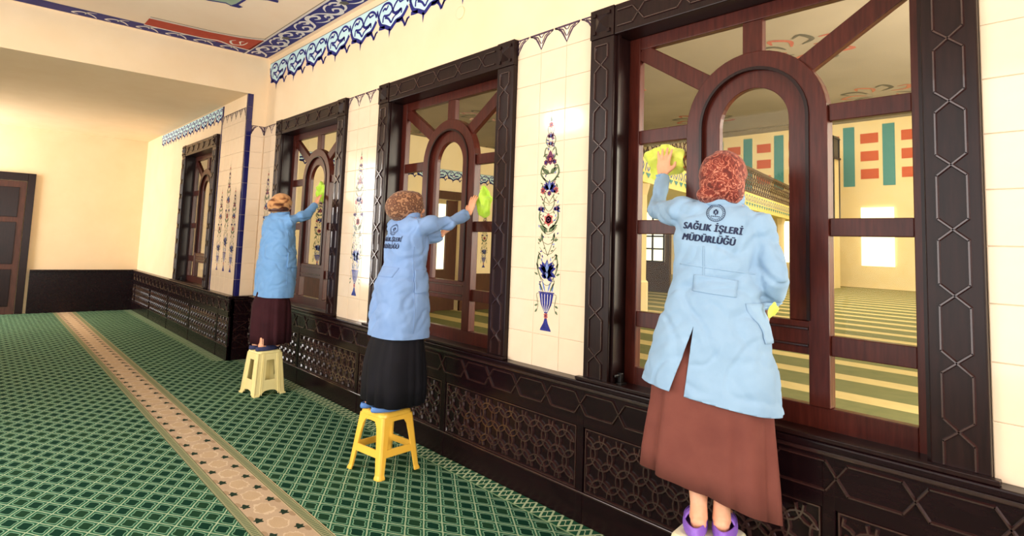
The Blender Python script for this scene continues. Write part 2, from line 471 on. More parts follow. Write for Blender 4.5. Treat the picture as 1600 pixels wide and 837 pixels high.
def make_window(name, label, cx, y0=0.0):
    root = empty(name, (cx, y0, 0)); tag(root, label, 'window', kind='structure')
    W = 0.19; fy = -0.045; dep = 0.20; zt = WTOP; zb = SILL
    # casing boards with carved chains
    for sx in (-1, 1):
        x0, x1 = (-HALF, -HALF+W) if sx < 0 else (HALF-W, HALF)
        bd = box_obj('frame_board', 'frame_wood', root, x0, x1, fy, dep, zb, zt-W, bevel=0.006)
        mb = MB(); mid = (x0+x1)/2
        A, B = chain_lines(zt-W-zb-0.08, 0.05, 0.25, 0.085)
        for Lx in (A, B): mb.bead([(mid+q, zt-W-0.05-p) for p, q in Lx], fy, 0.013, 0.010)
        mb.bead([(mid-0.05, zt-W-0.05), (mid+0.05, zt-W-0.05)], fy, 0.013, 0.010)
        mb.build('carved_chain', 'bead_wood', bd)
        mb = MB(); mb.box(x0, x1, fy-0.006, dep, zt-W, zt); corner_rosette(mb, mid, zt-W/2, fy-0.006, 0.055)
        mb.build('corner_block', 'frame_wood', root)
        # small edge moulding inside the opening
        xi = -HALF+W if sx < 0 else HALF-W
        box_obj('edge_moulding', 'frame_wood', root, min(xi, xi-sx*0.018), max(xi, xi-sx*0.018), fy+0.03, fy+0.05, zb, zt-W)
    hd = box_obj('head_board', 'frame_wood', root, -HALF+W, HALF-W, fy, dep, zt-W, zt, bevel=0.006)
    mb = MB(); A, B = chain_lines(2*(HALF-W)-0.06, 0.05, 0.29, 0.085)
    for Lx in (A, B): mb.bead([(-HALF+W+0.03+p, zt-W/2+q) for p, q in Lx], fy, 0.013, 0.010)
    mb.build('carved_chain', 'bead_wood', hd)
    box_obj('sill_board', 'frame_wood', root, -HALF+W, HALF-W, fy+0.02, dep, zb-0.022, zb+0.004, bevel=0.003)
    box_obj('sill_nosing', 'frame_wood', root, -HALF-0.03, HALF+0.03, -0.085, fy, zb+0.003, zb+0.024, bevel=0.004)
    # sash
    iw = HALF-W; gw = 0.73; ys, yb = 0.118, 0.17; gz0, gz1 = 0.945, 2.90
    sash = empty('sash'); sash.parent = root
    box_obj('stile', 'sash_wood', sash, -iw, -gw, ys, yb, zb, zt-W, bevel=0.004)
    box_obj('stile', 'sash_wood', sash, gw, iw, ys, yb, zb, zt-W, bevel=0.004)
    box_obj('top_rail', 'sash_wood', sash, -gw, gw, ys, yb, gz1, zt-W, bevel=0.004)
    box_obj('bottom_rail', 'sash_wood', sash, -gw, gw, ys, yb, zb, gz0, bevel=0.004)
    # arched frame: outer band then a set-back inner band
    zc = 2.34
    def arch(hw, zbot, n=24):
        return [(-hw, zbot)] + [(-hw*math.cos(PI*k/n), zc+hw*math.sin(PI*k/n)) for k in range(n+1)] + [(hw, zbot)]
    mb = MB(); mb.ribbon(arch(0.385, gz0), arch(0.29, gz0), 0.104, yb)
    mb.build('arch_band', 'sash_wood', sash, bevel=0.004)
    mb = MB(); mb.ribbon(arch(0.289, 1.335), arch(0.19, 1.335), 0.126, yb-0.004)
    mb.build('arch_inner_band', 'sash_wood', sash, bevel=0.004)
    mb = MB(); mb.ribbon(arch(0.30, 1.34), arch(0.284, 1.34), 0.096, 0.106)
    mb.build('arch_moulding', 'frame_wood', sash)
    rl = box_obj('arch_sill_rail', 'sash_wood', sash, -0.289, 0.289, 0.112, yb, 1.178, 1.335, bevel=0.004)
    mb = MB(); mb.bead([(-0.285, 1.30), (0.285, 1.30)], 0.112, 0.016, 0.010); mb.bead([(-0.285, 1.22), (0.285, 1.22)], 0.112, 0.016, 0.010)
    mb.build('rail_moulding', 'bead_wood', rl)
    for sx in (-1, 1):
        for z0, z1 in ((2.30, 2.385), (1.745, 1.83), (1.185, 1.278)):
            xa, xb = sorted((sx*gw, sx*0.385))
            box_obj('muntin', 'sash_wood', sash, xa, xb, 0.122, yb-0.002, z0, z1, bevel=0.004)
    box_obj('muntin', 'sash_wood', sash, -0.055, 0.055, 0.122, yb-0.002, 2.72, gz1, bevel=0.004)
    for sx in (-1, 1):
        a = Vector((sx*0.26, zc+0.255)); c = Vector((sx*0.72, 2.885)); d = (c-a).normalized(); n = Vector((-d.y, d.x))*0.05
        a = a-d*0.01; c = c+d*0.01
        pl = [a-n, c-n, c+n, a+n]
        if sx < 0: pl = pl[::-1]
        mb = MB(); mb.prism([(p.x, p.y) for p in pl][::-1], 0.1225, yb-0.003); mb.build('muntin', 'sash_wood', sash, bevel=0.004)
    # panes
    def pane(poly):
        mb = MB(); mb.prism(poly, 0.146, 0.150); mb.build('pane', 'glass', root)
    arc = lambda r, a0, a1, n=8: [(r*math.cos(a0+(a1-a0)*k/n), zc+r*math.sin(a0+(a1-a0)*k/n)) for k in range(n+1)]
    pane([(-0.20, 1.33), (0.20, 1.33)] + arc(0.20, 0, PI, 20))
    pane([(-0.30, gz0-0.01), (0.30, gz0-0.01), (0.30, 1.185), (-0.30, 1.185)])
    for sx in (-1, 1):
        xa, xb = sorted((sx*(gw+0.01), sx*0.375))
        for z0, z1 in ((1.825, 2.305), (1.272, 1.75), (gz0-0.01, 1.19)): pane([(xa, z0), (xb, z0), (xb, z1), (xa, z1)])
        e = [(-gw-0.01, 2.38), (-0.375, 2.38)] + [(-x, z) for x, z in arc(0.375, 0.12, PI*0.235)] + [(-gw-0.01, 2.88)]
        t = [(-x, z) for x, z in arc(0.375, PI*0.265, PI*0.46)] + [(-0.04, gz1+0.01), (-gw+0.02, gz1+0.01)]
        for pl in (e, t):
            if sx > 0: pl = [(-x, z) for x, z in pl][::-1]
            pane(pl)
    # little iron latch on the sill
    lt = MB(); lt.box(-0.79, -0.765, 0.03, 0.055, zb+0.012, zb+0.07); lt.box(-0.783, -0.772, -0.01, 0.03, zb+0.05, zb+0.064); lt.box(-0.80, -0.755, 0.02, 0.075, zb, zb+0.014)
    lt.build('latch', 'black_iron', root, bevel=0.003)
    return root

make_window('window_1', 'dark carved window furthest from the camera, behind the woman in maroon skirt', WIN[0][1])
make_window('window_2', 'middle dark carved window behind the woman on the yellow stool', WIN[1][1])
make_window('window_3', 'nearest dark carved window with red-brown sash, behind the rust headscarf', WIN[2][1])
make_window('window_4', 'dark window at the far left beyond the navy corner strip', -10.72, STEP)

# ------------------------------------------------------------------ carved dado
def lattice_lines(w, h):
    """interlaced circles clipped to a w x h field"""
    R = 0.073; Q = 0.082; dx = R*math.sqrt(3); dz = R*1.5; segs = []
    nx = int(w/dx)+3; nz = int(h/dz)+3
    for j in range(-1, nz):
        for i in range(-1, nx):
            cx = (i + (0.5 if j % 2 else 0))*dx; cz = j*dz + 0.02
            P = [(cx+Q*math.cos(2*PI*k/18), cz+Q*math.sin(2*PI*k/18)) for k in range(19)]
            for a, b in zip(P[:-1], P[1:]):
                if all(0.008 < p[0] < w-0.008 and 0.008 < p[1] < h-0.008 for p in (a, b)): segs.append((a, b))
    return segs
LATTICE = {}
def lattice_mesh(w, h):
    key = (round(w, 3), round(h, 3))
    if key not in LATTICE:
        mb = MB()
        for a, b in lattice_lines(w, h): mb.bead([a, b], 0.0, 0.018, 0.014)
        for pl in ([(0, 0), (w, 0)], [(w, 0), (w, h)], [(w, h), (0, h)], [(0, h), (0, 0)]): mb.bead(pl, 0.0, 0.014, 0.010)
        me = bpy.data.meshes.new('carved_lattice'); me.from_pydata(mb.v, [], mb.f); me.materials.append(MATS['bead_wood'])
        LATTICE[key] = me
    return LATTICE[key]

def dado_run(root, x0, x1, first, pitch, y):
    """panels along X on the plane y (front of the backing board)"""
    box_obj('backing_board', 'dado_wood', root, x0, x1, y+0.012, y+0.05, 0, 0.80)
    box_obj('plinth', 'dado_wood', root, x0, x1, y-0.008, y+0.013, 0, 0.178, bevel=0.004)
    box_obj('plinth_moulding', 'bead_wood', root, x0, x1, y-0.016, y+0.012, 0.174, 0.186, bevel=0.003)
    band = box_obj('chain_band', 'dado_wood', root, x0, x1, y-0.010, y+0.013, 0.565, 0.80, bevel=0.003)
    mb = MB(); A, B = chain_lines(x1-x0, 0.062, 0.29, 0.09)
    for Lx in (A, B): mb.bead([(x0+p, 0.70+q) for p, q in Lx], y-0.010, 0.014, 0.011)
    mb.build('carved_chain', 'bead_wood', band)
    xs = []
    x = first
    while x > x0: x -= pitch
    while x < x1+pitch:
        xs.append(x); x += pitch
    for a, b in zip(xs[:-1], xs[1:]):
        if x0 < a < x1: box_obj('stile', 'dado_wood', root, a-0.026, a+0.026, y-0.012, y+0.013, 0.0, 0.80, bevel=0.004)
        a2, b2 = max(a+0.03, x0+0.01), min(b-0.03, x1-0.01)
        if b2-a2 > 0.15:
            p = box_obj('panel', 'dado_wood', root, a2, b2, y+0.004, y+0.013, 0.186, 0.565)
            l = link('carved_lattice', lattice_mesh(b2-a2-0.02, 0.365), p); l.location = (a2+0.01, y+0.004, 0.192)
    box_obj('cap_moulding', 'bead_wood', root, x0, x1, y-0.026, y+0.02, 0.785, 0.808, bevel=0.006)
    box_obj('sill_ledge', 'dado_wood', root, x0, x1, y-0.045, y+0.06, 0.808, 0.842, bevel=0.008)

d = empty('trim_1'); tag(d, 'dark carved wooden dado running under the three windows', 'dado', kind='structure')
dado_run(d, XC+0.02, X_NEAR, -2.51, 1.43, -0.05)
d2 = empty('trim_3'); tag(d2, 'dark carved dado at the far left under the stepped-out wall', 'dado', kind='structure')
dado_run(d2, X_END, XC+0.05, -9.0, 1.43, STEP-0.05)
# return of the dado on the pilaster face (faces +X)
mb = MB(); mb.box(XC, XC+0.05, STEP-0.06, 0.0, 0, 0.80); mb.build('return_board', 'dado_wood', d2, bevel=0.004)
mb = MB()
tfx = lambda x, y, z: (XC+0.05-y, -x, z)
for pl in ([(0.04, 0.6), (0.26, 0.6)], [(0.04, 0.78), (0.26, 0.78)], [(0.06, 0.64), (0.13, 0.74)], [(0.17, 0.64), (0.24, 0.74)],
           [(0.06, 0.50), (0.24, 0.50)], [(0.06, 0.16), (0.24, 0.16)], [(0.06, 0.39), (0.24, 0.39)], [(0.06, 0.28), (0.24, 0.28)],
           [(0.06, 0.5), (0.15, 0.45), (0.24, 0.5)], [(0.06, 0.39), (0.15, 0.45), (0.24, 0.39)], [(0.06, 0.28), (0.15, 0.33), (0.24, 0.28)], [(0.06, 0.16), (0.15, 0.22), (0.24, 0.28)]):
    mb.bead(pl, 0.0, 0.014, 0.010, tf=tfx)
mb.build('return_carving', 'bead_wood', d2)
box_obj('return_ledge', 'dado_wood', d2, XC-0.02, XC+0.095, STEP-0.095, 0.0, 0.808, 0.842, bevel=0.008)

# ------------------------------------------------------------------ tiles (each one its own piece)
TILE_ME = {}
def tile_mesh(w, h, key='tile'):
    k = (key, round(w, 3), round(h, 3))
    if k not in TILE_ME:
        g = 0.0012; b = 0.003; t = 0.008
        x0, x1, z0, z1 = g, w-g, g, h-g
        v = [(x0, 0, z0), (x1, 0, z0), (x1, 0, z1), (x0, 0, z1), (x0, -t+b*0.5, z0), (x1, -t+b*0.5, z0), (x1, -t+b*0.5, z1), (x0, -t+b*0.5, z1),
             (x0+b, -t, z0+b), (x1-b, -t, z0+b), (x1-b, -t, z1-b), (x0+b, -t, z1-b)]
        f = [(8, 9, 10, 11)] + [(i, (i+1) % 4, (i+1) % 4+4, i+4) for i in range(4)] + [(i+4, (i+1) % 4+4, (i+1) % 4+8, i+8) for i in range(4)]
        me = bpy.data.meshes.new(key); me.from_pydata(v, [], f)
        me.materials.append(MATS[{'tile': 'tile', 'edge_tile': 'navy_tile'}[key]]); TILE_ME[k] = me
    return TILE_ME[k]

ROWS = [SILL] + [3.017-0.2178*k for k in range(9, -1, -1)] + [WTOP-0.005]
def tile_panel(parent, x0, x1, ncol, y, rows=ROWS, axis='x'):
    m = MB()
    if axis == 'x': m.box(x0, x1, y-0.0015, y+0.001, rows[0], rows[-1])
    else: m.box(y-0.001, y+0.0015, x0, x1, rows[0], rows[-1])
    m.build('grout_bed', 'grout', parent)
    w = (x1-x0)/ncol
    for z0, z1 in zip(rows[:-1], rows[1:]):
        for c in range(ncol):
            o = link('tile', tile_mesh(w, z1-z0), parent)
            if axis == 'x': o.location = (x0+c*w, y-0.001, z0)
            else: o.location = (y+0.001, x0+c*w, z0); o.rotation_euler = (0, 0, PI/2)

P01 = (XC+0.012, WIN[0][1]-HALF); P12 = (WIN[0][1]+HALF, WIN[1][1]-HALF); P23 = (WIN[1][1]+HALF, WIN[2][1]-HALF); P34 = (WIN[2][1]+HALF, WIN[2][1]+HALF+0.735)
tile_panel(wall, *P01, 2, 0.0); tile_panel(wall, *P12, 3, 0.0); tile_panel(wall, *P23, 3, 0.0); tile_panel(wall, *P34, 3, 0.0)
LROWS = [SILL] + [3.017-0.2178*k for k in range(9, -2, -1)] + [SOFFIT-0.18]
tile_panel(wall_l, -9.62, XC-0.012, 5, STEP, LROWS)
tile_panel(wall_l, STEP+0.062, -0.012, 1, XC, ROWS, 'y')
# navy strip on the corner
for z0, z1 in zip(LROWS[:-1]+[SOFFIT-0.18], LROWS[1:]+[SOFFIT]):
    for k, (loc, rz) in enumerate((((XC+0.002, STEP, z0), PI/2), ((XC-0.055+0.012, STEP-0.001, z0), 0.0))):
        o = link('edge_tile', tile_mesh(0.062 if k == 0 else 0.055, z1-z0, 'edge_tile'), wall_l); o.location = loc; o.rotation_euler = (0, 0, rz)

# ------------------------------------------------------------------ printed flowers on the tiles
PRINT = ['print_navy', 'print_plum', 'print_green', 'print_red', 'print_sky', 'white_paint']
def leaf(p, u, v, ang, l, w, mi, layer=1):
    c, s_ = math.cos(ang), math.sin(ang)
    pts = [(0, 0), (0.3, 0.42), (0.65, 0.40), (1, 0), (0.65, -0.25), (0.3, -0.3)]
    p.poly([(u+c*a*l-s_*b*w, v+s_*a*l+c*b*w) for a, b in pts], mi, layer)
def rosette(p, u, v, r, mi, mc, n=6):
    for k in range(n): leaf(p, u, v, 2*PI*k/n+PI/2, r, r*0.95, mi, 2)
    p.poly([(u+r*0.3*math.cos(2*PI*k/10), v+r*0.3*math.sin(2*PI*k/10)) for k in range(10)], mc, 3)
def tulip(p, u, v, r, mi, mc):
    for a in (0.35, 0.65, 0.95, -0.35+PI/2-PI/2, PI-0.35, PI-0.65, PI-0.95, PI/2): leaf(p, u, v-r*0.4, a, r*1.2, r*0.6, mi, 2)
    p.poly([(u-r*0.22, v), (u, v-r*0.5), (u+r*0.22, v), (u, v+r*0.6)], mc, 3)
def curl(p, u, v, sx, h, w, mi, wd=0.008):
    pts = smooth_line([(u, v), (u+sx*w*0.55, v+h*0.15), (u+sx*w, v+h*0.5), (u+sx*w*0.8, v+h*0.9), (u+sx*w*0.45, v+h*0.8)], 4)
    p.stroke(pts, wd, mi, 1, True)

def floral(parent, cx, y, z0=1.085, z1=2.60, wide=1.0, tf=None, name='floral_print'):
    H = z1-z0
    tf = tf or (lambda u, v, l: (cx+u*wide, y-0.0088-0.0006*l, z0+v*H/1.515))
    p = Paint(tf)
    # vase: foot, knop, fluted bowl
    p.poly([(-0.052, 0.0), (0.052, 0.0), (0.048, 0.012), (0.022, 0.05), (0.010, 0.085), (-0.010, 0.085), (-0.022, 0.05), (-0.048, 0.012)], 0, 1)
    rosette(p, 0, 0.10, 0.022, 3, 1)
    p.poly([(-0.012, 0.115), (0.012, 0.115), (0.05, 0.175), (0.066, 0.24), (0.066, 0.25), (-0.066, 0.25), (-0.066, 0.24), (-0.05, 0.175)], 0, 1)
    for u in (-0.035, -0.012, 0.012, 0.035): p.stroke([(u*0.35, 0.125), (u, 0.18), (u*1.2, 0.243)], 0.004, 5, 3)
    p.stroke([(-0.075, 0.254), (0.075, 0.254)], 0.007, 0, 2)
    for sx in (-1, 1):
        p.stroke(smooth_line([(sx*0.066, 0.245), (sx*0.092, 0.24), (sx*0.085, 0.20), (sx*0.078, 0.16), (sx*0.09, 0.12)]), 0.006, 2, 1, True)
        leaf(p, sx*0.08, 0.17, PI/2-sx*1.9, 0.035, 0.02, 2); leaf(p, sx*0.084, 0.14, PI/2-sx*2.4, 0.035, 0.02, 2)
        leaf(p, sx*0.012, 0.255, PI/2-sx*0.35, 0.09, 0.02, 4); leaf(p, sx*0.03, 0.255, PI/2-sx*0.55, 0.085, 0.02, 2)
        leaf(p, sx*0.05, 0.258, PI/2-sx*0.3, 0.05, 0.02, 4)
        curl(p, sx*0.03, 0.33, sx, 0.20, 0.065, 2, 0.012)
        for k in range(3): leaf(p, sx*(0.085-0.004*k), 0.37+0.05*k, PI/2-sx*(1.2-0.5*k), 0.04, 0.02, 2)
    p.stroke([(0, 0.25), (0, 1.40)], 0.005, 2, 0)
    tulip(p, 0, 0.42, 0.075, 0, 4); tulip(p, 0, 0.37, 0.05, 0, 4)
    for sx in (-1, 1):
        p.stroke(smooth_line([(0, 0.50), (sx*0.03, 0.56), (sx*0.055, 0.61)]), 0.006, 2)
        leaf(p, sx*0.05, 0.60, PI/2-sx*0.2, 0.06, 0.03, 2); leaf(p, sx*0.06, 0.60, PI/2-sx*1.2, 0.04, 0.025, 2)
        leaf(p, 0, 0.66, PI/2-sx*1.05, 0.10, 0.05, 2)
        curl(p, sx*0.005, 0.68, sx, 0.16, 0.085, 2, 0.014)
        tulip(p, sx*0.075, 0.82, 0.030, 0, 1)
        curl(p, 0, 0.80, sx, 0.11, 0.05, 2, 0.009)
        rosette(p, sx*0.062, 0.945, 0.027, 3, 1)
        p.stroke(smooth_line([(0, 0.86), (sx*0.03, 0.90), (sx*0.062, 0.945)]), 0.005, 2)
        curl(p, 0, 1.00, sx, 0.13, 0.085, 2, 0.016)
        leaf(p, 0, 1.06, PI/2-sx*1.1, 0.085, 0.05, 2); leaf(p, sx*0.06, 0.99, PI/2-sx*2.6, 0.035, 0.02, 2)
        rosette(p, sx*0.042, 1.14, 0.022, 1, 0)
        curl(p, 0, 1.15, sx, 0.10, 0.055, 2, 0.012); leaf(p, sx*0.05, 1.20, PI/2-sx*2.4, 0.03, 0.02, 2)
        curl(p, 0, 1.24, sx, 0.09, 0.045, 2, 0.009); curl(p, 0, 1.33, sx, 0.07, 0.03, 2, 0.006)
    rng = random.Random(5)
    for q in range(46):
        v_ = 0.30+q*0.023; wmax = 0.085*math.sin(PI*min(1, (v_+0.15)/1.6))**0.7*(1.0 if v_ < 1.05 else max(0.25, 1-(v_-1.05)*1.9))
        for sx in (-1, 1):
            u_ = sx*wmax*rng.uniform(0.25, 1.0); leaf(p, u_, v_, PI/2-sx*rng.uniform(-0.6, 1.9), rng.uniform(0.018, 0.034), 0.014, rng.choice((2, 2, 2, 0, 1, 4)))
        if q % 3 == 0:
            for sx in (-1, 1): p.stroke(smooth_line([(0, v_), (sx*wmax*0.5, v_+0.015), (sx*wmax*0.95, v_+0.05)], 3), 0.004, 2, 1)
    rosette(p, 0, 0.745, 0.048, 3, 1); rosette(p, 0, 0.745, 0.03, 1, 3)
    tulip(p, 0, 0.975, 0.058, 0, 4); rosette(p, 0, 0.925, 0.022, 1, 0)
    rosette(p, 0, 1.16, 0.042, 1, 3); p.poly([(-0.03, 1.18), (0.03, 1.18), (0, 1.225)], 1, 3)
    tulip(p, 0, 1.27, 0.026, 1, 4); tulip(p, 0, 1.325, 0.034, 1, 0)
    rosette(p, 0, 1.40, 0.024, 3, 1)
    p.poly([(-0.010, 1.425), (0.010, 1.425), (0.003, 1.46), (0, 1.515), (-0.003, 1.46)], 2, 1)
    return p.build(name, PRINT, parent)

for pn in (P12, P23, P34): floral(wall, (pn[0]+pn[1])/2, 0.0)
floral(wall, -8.24, 0.0)
for k, dx in enumerate((-0.30, 0.0, 0.30)):
    floral(wall_l, -9.06+dx, STEP, 1.14, 2.72 if k == 1 else 2.35, 0.9)

# pennant print along the top of the tiles
def pennants(parent, x0, x1, n, tf, name='pennant_print'):
    p = Paint(tf); w = (x1-x0)/n
    for k in range(-1, n):
        c = x0+w*(k+1)
        L = max(c-w*0.47, x0+0.002); Rr = min(c+w*0.47, x1-0.002)
        pts = [(L, 0.0), (Rr, 0.0)]
        if Rr > c: pts += [(c+w*0.22, -0.03), (c+w*0.13, -0.06)]
        pts += [(c, -0.115)] if x0 < c < x1 else [(min(max(c, x0+0.003), x1-0.003), -0.115)]
        if L < c: pts += [(c-w*0.13, -0.06), (c-w*0.22, -0.03)]
        p.poly(pts, 1, 0); p.stroke(pts+[pts[0]], 0.015, 0, 1, close=True)
        for sx in (-1, 1):
            if x0 < c+sx*w*0.2 < x1:
                p.stroke(smooth_line([(c+sx*w*0.32, -0.010), (c+sx*w*0.16, -0.022), (c+sx*w*0.10, -0.045), (c+sx*0.004, -0.075)], 3), 0.009, 0, 1)
                p.stroke(smooth_line([(c+sx*w*0.12, -0.004), (c+sx*w*0.05, -0.022), (c+sx*0.002, -0.03)], 3), 0.008, 0, 1)
    return p.build(name, ['print_dark', 'white_paint'], parent)
for (a, b), n in ((P01, 2), (P12, 3), (P23, 3), (P34, 3)):
    pennants(wall, a, b, n, lambda u, v, l: (u, -0.0088-0.0006*l, WTOP-0.008+v))
pennants(wall_l, -9.6, XC-0.06, 5, lambda u, v, l: (u, STEP-0.0088-0.0006*l, SOFFIT-0.19+v))
pennants(wall_l, 0.012, 0.188, 1, lambda u, v, l: (XC+0.0088+0.0006*l, u-0.2, WTOP-0.008+v))

# ------------------------------------------------------------------ painted frieze under the ceiling
def frieze(parent, x0, n, per, ztop, height, tf0, dash=1):
    p = Paint(tf0)
    def cv(x, y):
        u = (x-500)/485; top = 237-0.52*(x-715); h = 593+42*((x-715)/485)
        return u, (y-top)/h
    lower = [(500, 560), (530, 550), (545, 590), (580, 645), (650, 662), (720, 690), (742, 680), (800, 590), (830, 560), (880, 530), (905, 500), (940, 440), (975, 360), (985, 350)]
    strokes = [
        ([(500, 430), (512, 470), (530, 540), (545, 470), (575, 390), (620, 325), (680, 302), (725, 330), (745, 385), (752, 425), (775, 350), (810, 280), (860, 215), (910, 197), (955, 225), (975, 280), (985, 220+0)], 24),
        ([(530, 545), (545, 590), (580, 650), (650, 665), (720, 692), (742, 682), (800, 592), (830, 565), (880, 535), (908, 500), (940, 440), (978, 350)], 40),
        ([(592, 432), (622, 392), (650, 400), (672, 360), (676, 335)], 22),
        ([(738, 420), (705, 478), (655, 498), (618, 502), (606, 540), (604, 605)], 22),
        ([(632, 528), (690, 540), (735, 595), (762, 540), (790, 492), (850, 442), (884, 390), (888, 455)], 22),
        ([(758, 420), (782, 452), (832, 432), (880, 388)], 26),
        ([(838, 238), (862, 282), (902, 258), (930, 240)], 20),
        ([(745, 440), (748, 470), (735, 500)], 16),
        ([(820, 575), (860, 570), (900, 545), (912, 575)], 34),
        ([(905, 560), (930, 600), (950, 655)], 26), ([(985, 540), (968, 590), (950, 650)], 26), ([(1010, 520), (985, 545), (965, 600)], 20),
        ([(545, 700), (590, 690), (640, 672)], 34)]
    for k in range(n):
        X = lambda q: (x0+(k+q[0])*per, ztop-q[1]*height)
        low_uv = [cv(*q) for q in lower]
        p.poly([X(q) for q in low_uv] + [X((low_uv[-1][0], 0)), X((low_uv[0][0], 0))], 1, 0)
        for pts, w in strokes:
            q = [X(cv(*t)) for t in smooth_line(pts, 4)]
            p.stroke(q, w/600*height*1.65, 0, 1)
        a = X(cv(700, 690)); b2 = X(cv(735, 690)); c = X(cv(716, 835))
        p.poly([a, c, b2], 0, 1)
        p.poly([X(cv(*t)) for t in ((716, 505), (742, 452), (792, 482), (742, 545))], 2, 2)
        p.poly([X(cv(*t)) for t in ((612, 372), (640, 330), (668, 325), (650, 362))], 2, 2)
        p.poly([X(cv(*t)) for t in ((858, 232), (885, 220), (915, 230), (890, 250))], 2, 2)
    p.stroke([(x0, ztop+0.004), (x0+n*per, ztop+0.004)], 0.007, 3, 1)
    return p.build('painted_frieze', ['navy_paint', 'sky_paint', 'white_paint', 'line_paint'], parent)
frieze(wall, -8.50, 18, 0.605, 4.06, 0.40, lambda u, v, l: (u, -0.0015-0.0006*l, v))
frieze(wall_l, -9.66-0.4*10, 10, 0.40, SOFFIT-0.02, 0.27, lambda u, v, l: (u, STEP-0.0015-0.0006*l, v))
m = MB(); m.box(-9.66, -9.62, STEP-0.012, STEP, SILL, SOFFIT-0.02); m.build('navy_edge_strip', 'navy_tile', wall_l)

# ------------------------------------------------------------------ painted ceiling
def ceil_tf(u, v, l): return (u, v, CEIL-0.0015-0.0006*l)
p = Paint(ceil_tf)
bx0 = XC+0.03
p.poly([(bx0, -0.055), (bx0, -0.335), (X_NEAR, -0.335), (X_NEAR, -0.055)], 0, 0)
p.stroke([(XC, -0.35), (X_NEAR, -0.35)], 0.022, 1, 1)
p.stroke([(XC, -0.372), (X_NEAR, -0.372)], 0.008, 3, 1)
x = bx0+0.05; k = 0
while x < X_NEAR-0.5:
    sg = 1 if k % 2 else -1; yc = -0.195
    S1 = smooth_line([(x, yc-sg*0.10), (x+0.10, yc-sg*0.07), (x+0.17, yc), (x+0.24, yc+sg*0.085), (x+0.34, yc+sg*0.10), (x+0.42, yc+sg*0.04), (x+0.36, yc-sg*0.01), (x+0.30, yc+sg*0.02)], 5)
    p.stroke(S1, 0.052, 1, 1, True)
    p.stroke(smooth_line([(x+0.02, yc+sg*0.09), (x+0.10, yc+sg*0.10), (x+0.16, yc+sg*0.05), (x+0.10, yc+sg*0.02), (x+0.05, yc+sg*0.05)], 5), 0.044, 1, 1, True)
    p.stroke(smooth_line([(x+0.22, yc-sg*0.03), (x+0.30, yc-sg*0.09), (x+0.40, yc-sg*0.11), (x+0.46, yc-sg*0.08)], 5), 0.026, 1, 1, True)
    if k % 4 == 2: p.poly([(x+0.16, yc-0.04), (x+0.22, yc-0.05), (x+0.27, yc), (x+0.22, yc+0.05), (x+0.16, yc+0.03)], 3, 2)
    x += 0.40; k += 1
# border returning along the beam, with a red cartouche at the corner
p.poly([(bx0, -0.335), (bx0, OPP_Y), (bx0+0.26, OPP_Y), (bx0+0.26, -0.52), (bx0+0.30, -0.45), (bx0+0.34, -0.335)], 0, 0)
p.poly([(bx0+0.20, -0.352), (bx0+0.74, -0.352), (bx0+0.62, -0.60), (bx0+0.55, -0.95), (bx0+0.52, -1.6), (bx0+0.22, -1.6), (bx0+0.26, -0.95), (bx0+0.20, -0.60)], 2, 1)
p.stroke(smooth_line([(bx0+0.18, -0.36), (bx0+0.21, -0.60), (bx0+0.29, -0.78), (bx0+0.24, -0.98), (bx0+0.23, -1.6)], 5), 0.035, 1, 3)
p.stroke(smooth_line([(bx0+0.78, -0.36), (bx0+0.66, -0.60), (bx0+0.58, -0.95), (bx0+0.55, -1.6)], 5), 0.03, 1, 2)
p.stroke(smooth_line([(bx0+0.82, -0.36), (bx0+0.70, -0.60), (bx0+0.62, -0.95), (bx0+0.59, -1.6)], 5), 0.012, 3, 2)
p.stroke(smooth_line([(bx0+0.50, -0.48), (bx0+0.34, -0.50), (bx0+0.28, -0.60), (bx0+0.40, -0.66), (bx0+0.48, -0.62)], 5), 0.03, 1, 2, True)
p.stroke(smooth_line([(bx0+0.34, -0.52), (bx0+0.46, -0.56), (bx0+0.5, -0.52)], 5), 0.025, 1, 2, True)
for k in range(6):
    y = -0.45-0.32*k
    p.stroke(smooth_line([(bx0+0.03, y), (bx0+0.12, y-0.06), (bx0+0.16, y-0.16), (bx0+0.08, y-0.24), (bx0+0.04, y-0.18)], 5), 0.034, 1, 1, True)
    p.stroke(smooth_line([(bx0+0.22, y-0.02), (bx0+0.18, y-0.10), (bx0+0.10, y-0.12)], 5), 0.024, 1, 1, True)
# sage medallion with navy tips
p.poly([(-6.86, -1.26), (-6.80, -1.10), (-6.835, -1.03), (-6.74, -1.00), (-6.56, -0.985), (-6.2, -1.05), (-5.9, -1.5), (-6.0, -2.4), (-6.5, -2.6), (-6.86, -2.2)], 4, 0)
p.stroke([(-6.86, -1.6), (-6.86, -1.26), (-6.80, -1.10), (-6.835, -1.03), (-6.74, -1.00), (-6.56, -0.985), (-6.3, -1.02), (-6.0, -1.3)], 0.03, 0, 1)
p.poly([(-6.85, -1.05), (-6.84, -0.95), (-6.78, -0.93), (-6.74, -1.0)], 0, 2)
p.poly([(-6.45, -0.90), (-6.38, -0.80), (-6.37, -0.70), (-6.30, -0.72), (-6.30, -0.85)], 0, 2)
p.build('painted_ornament', ['navy_paint', 'white_paint', 'red_paint', 'line_paint', 'sage_paint'], ceil)

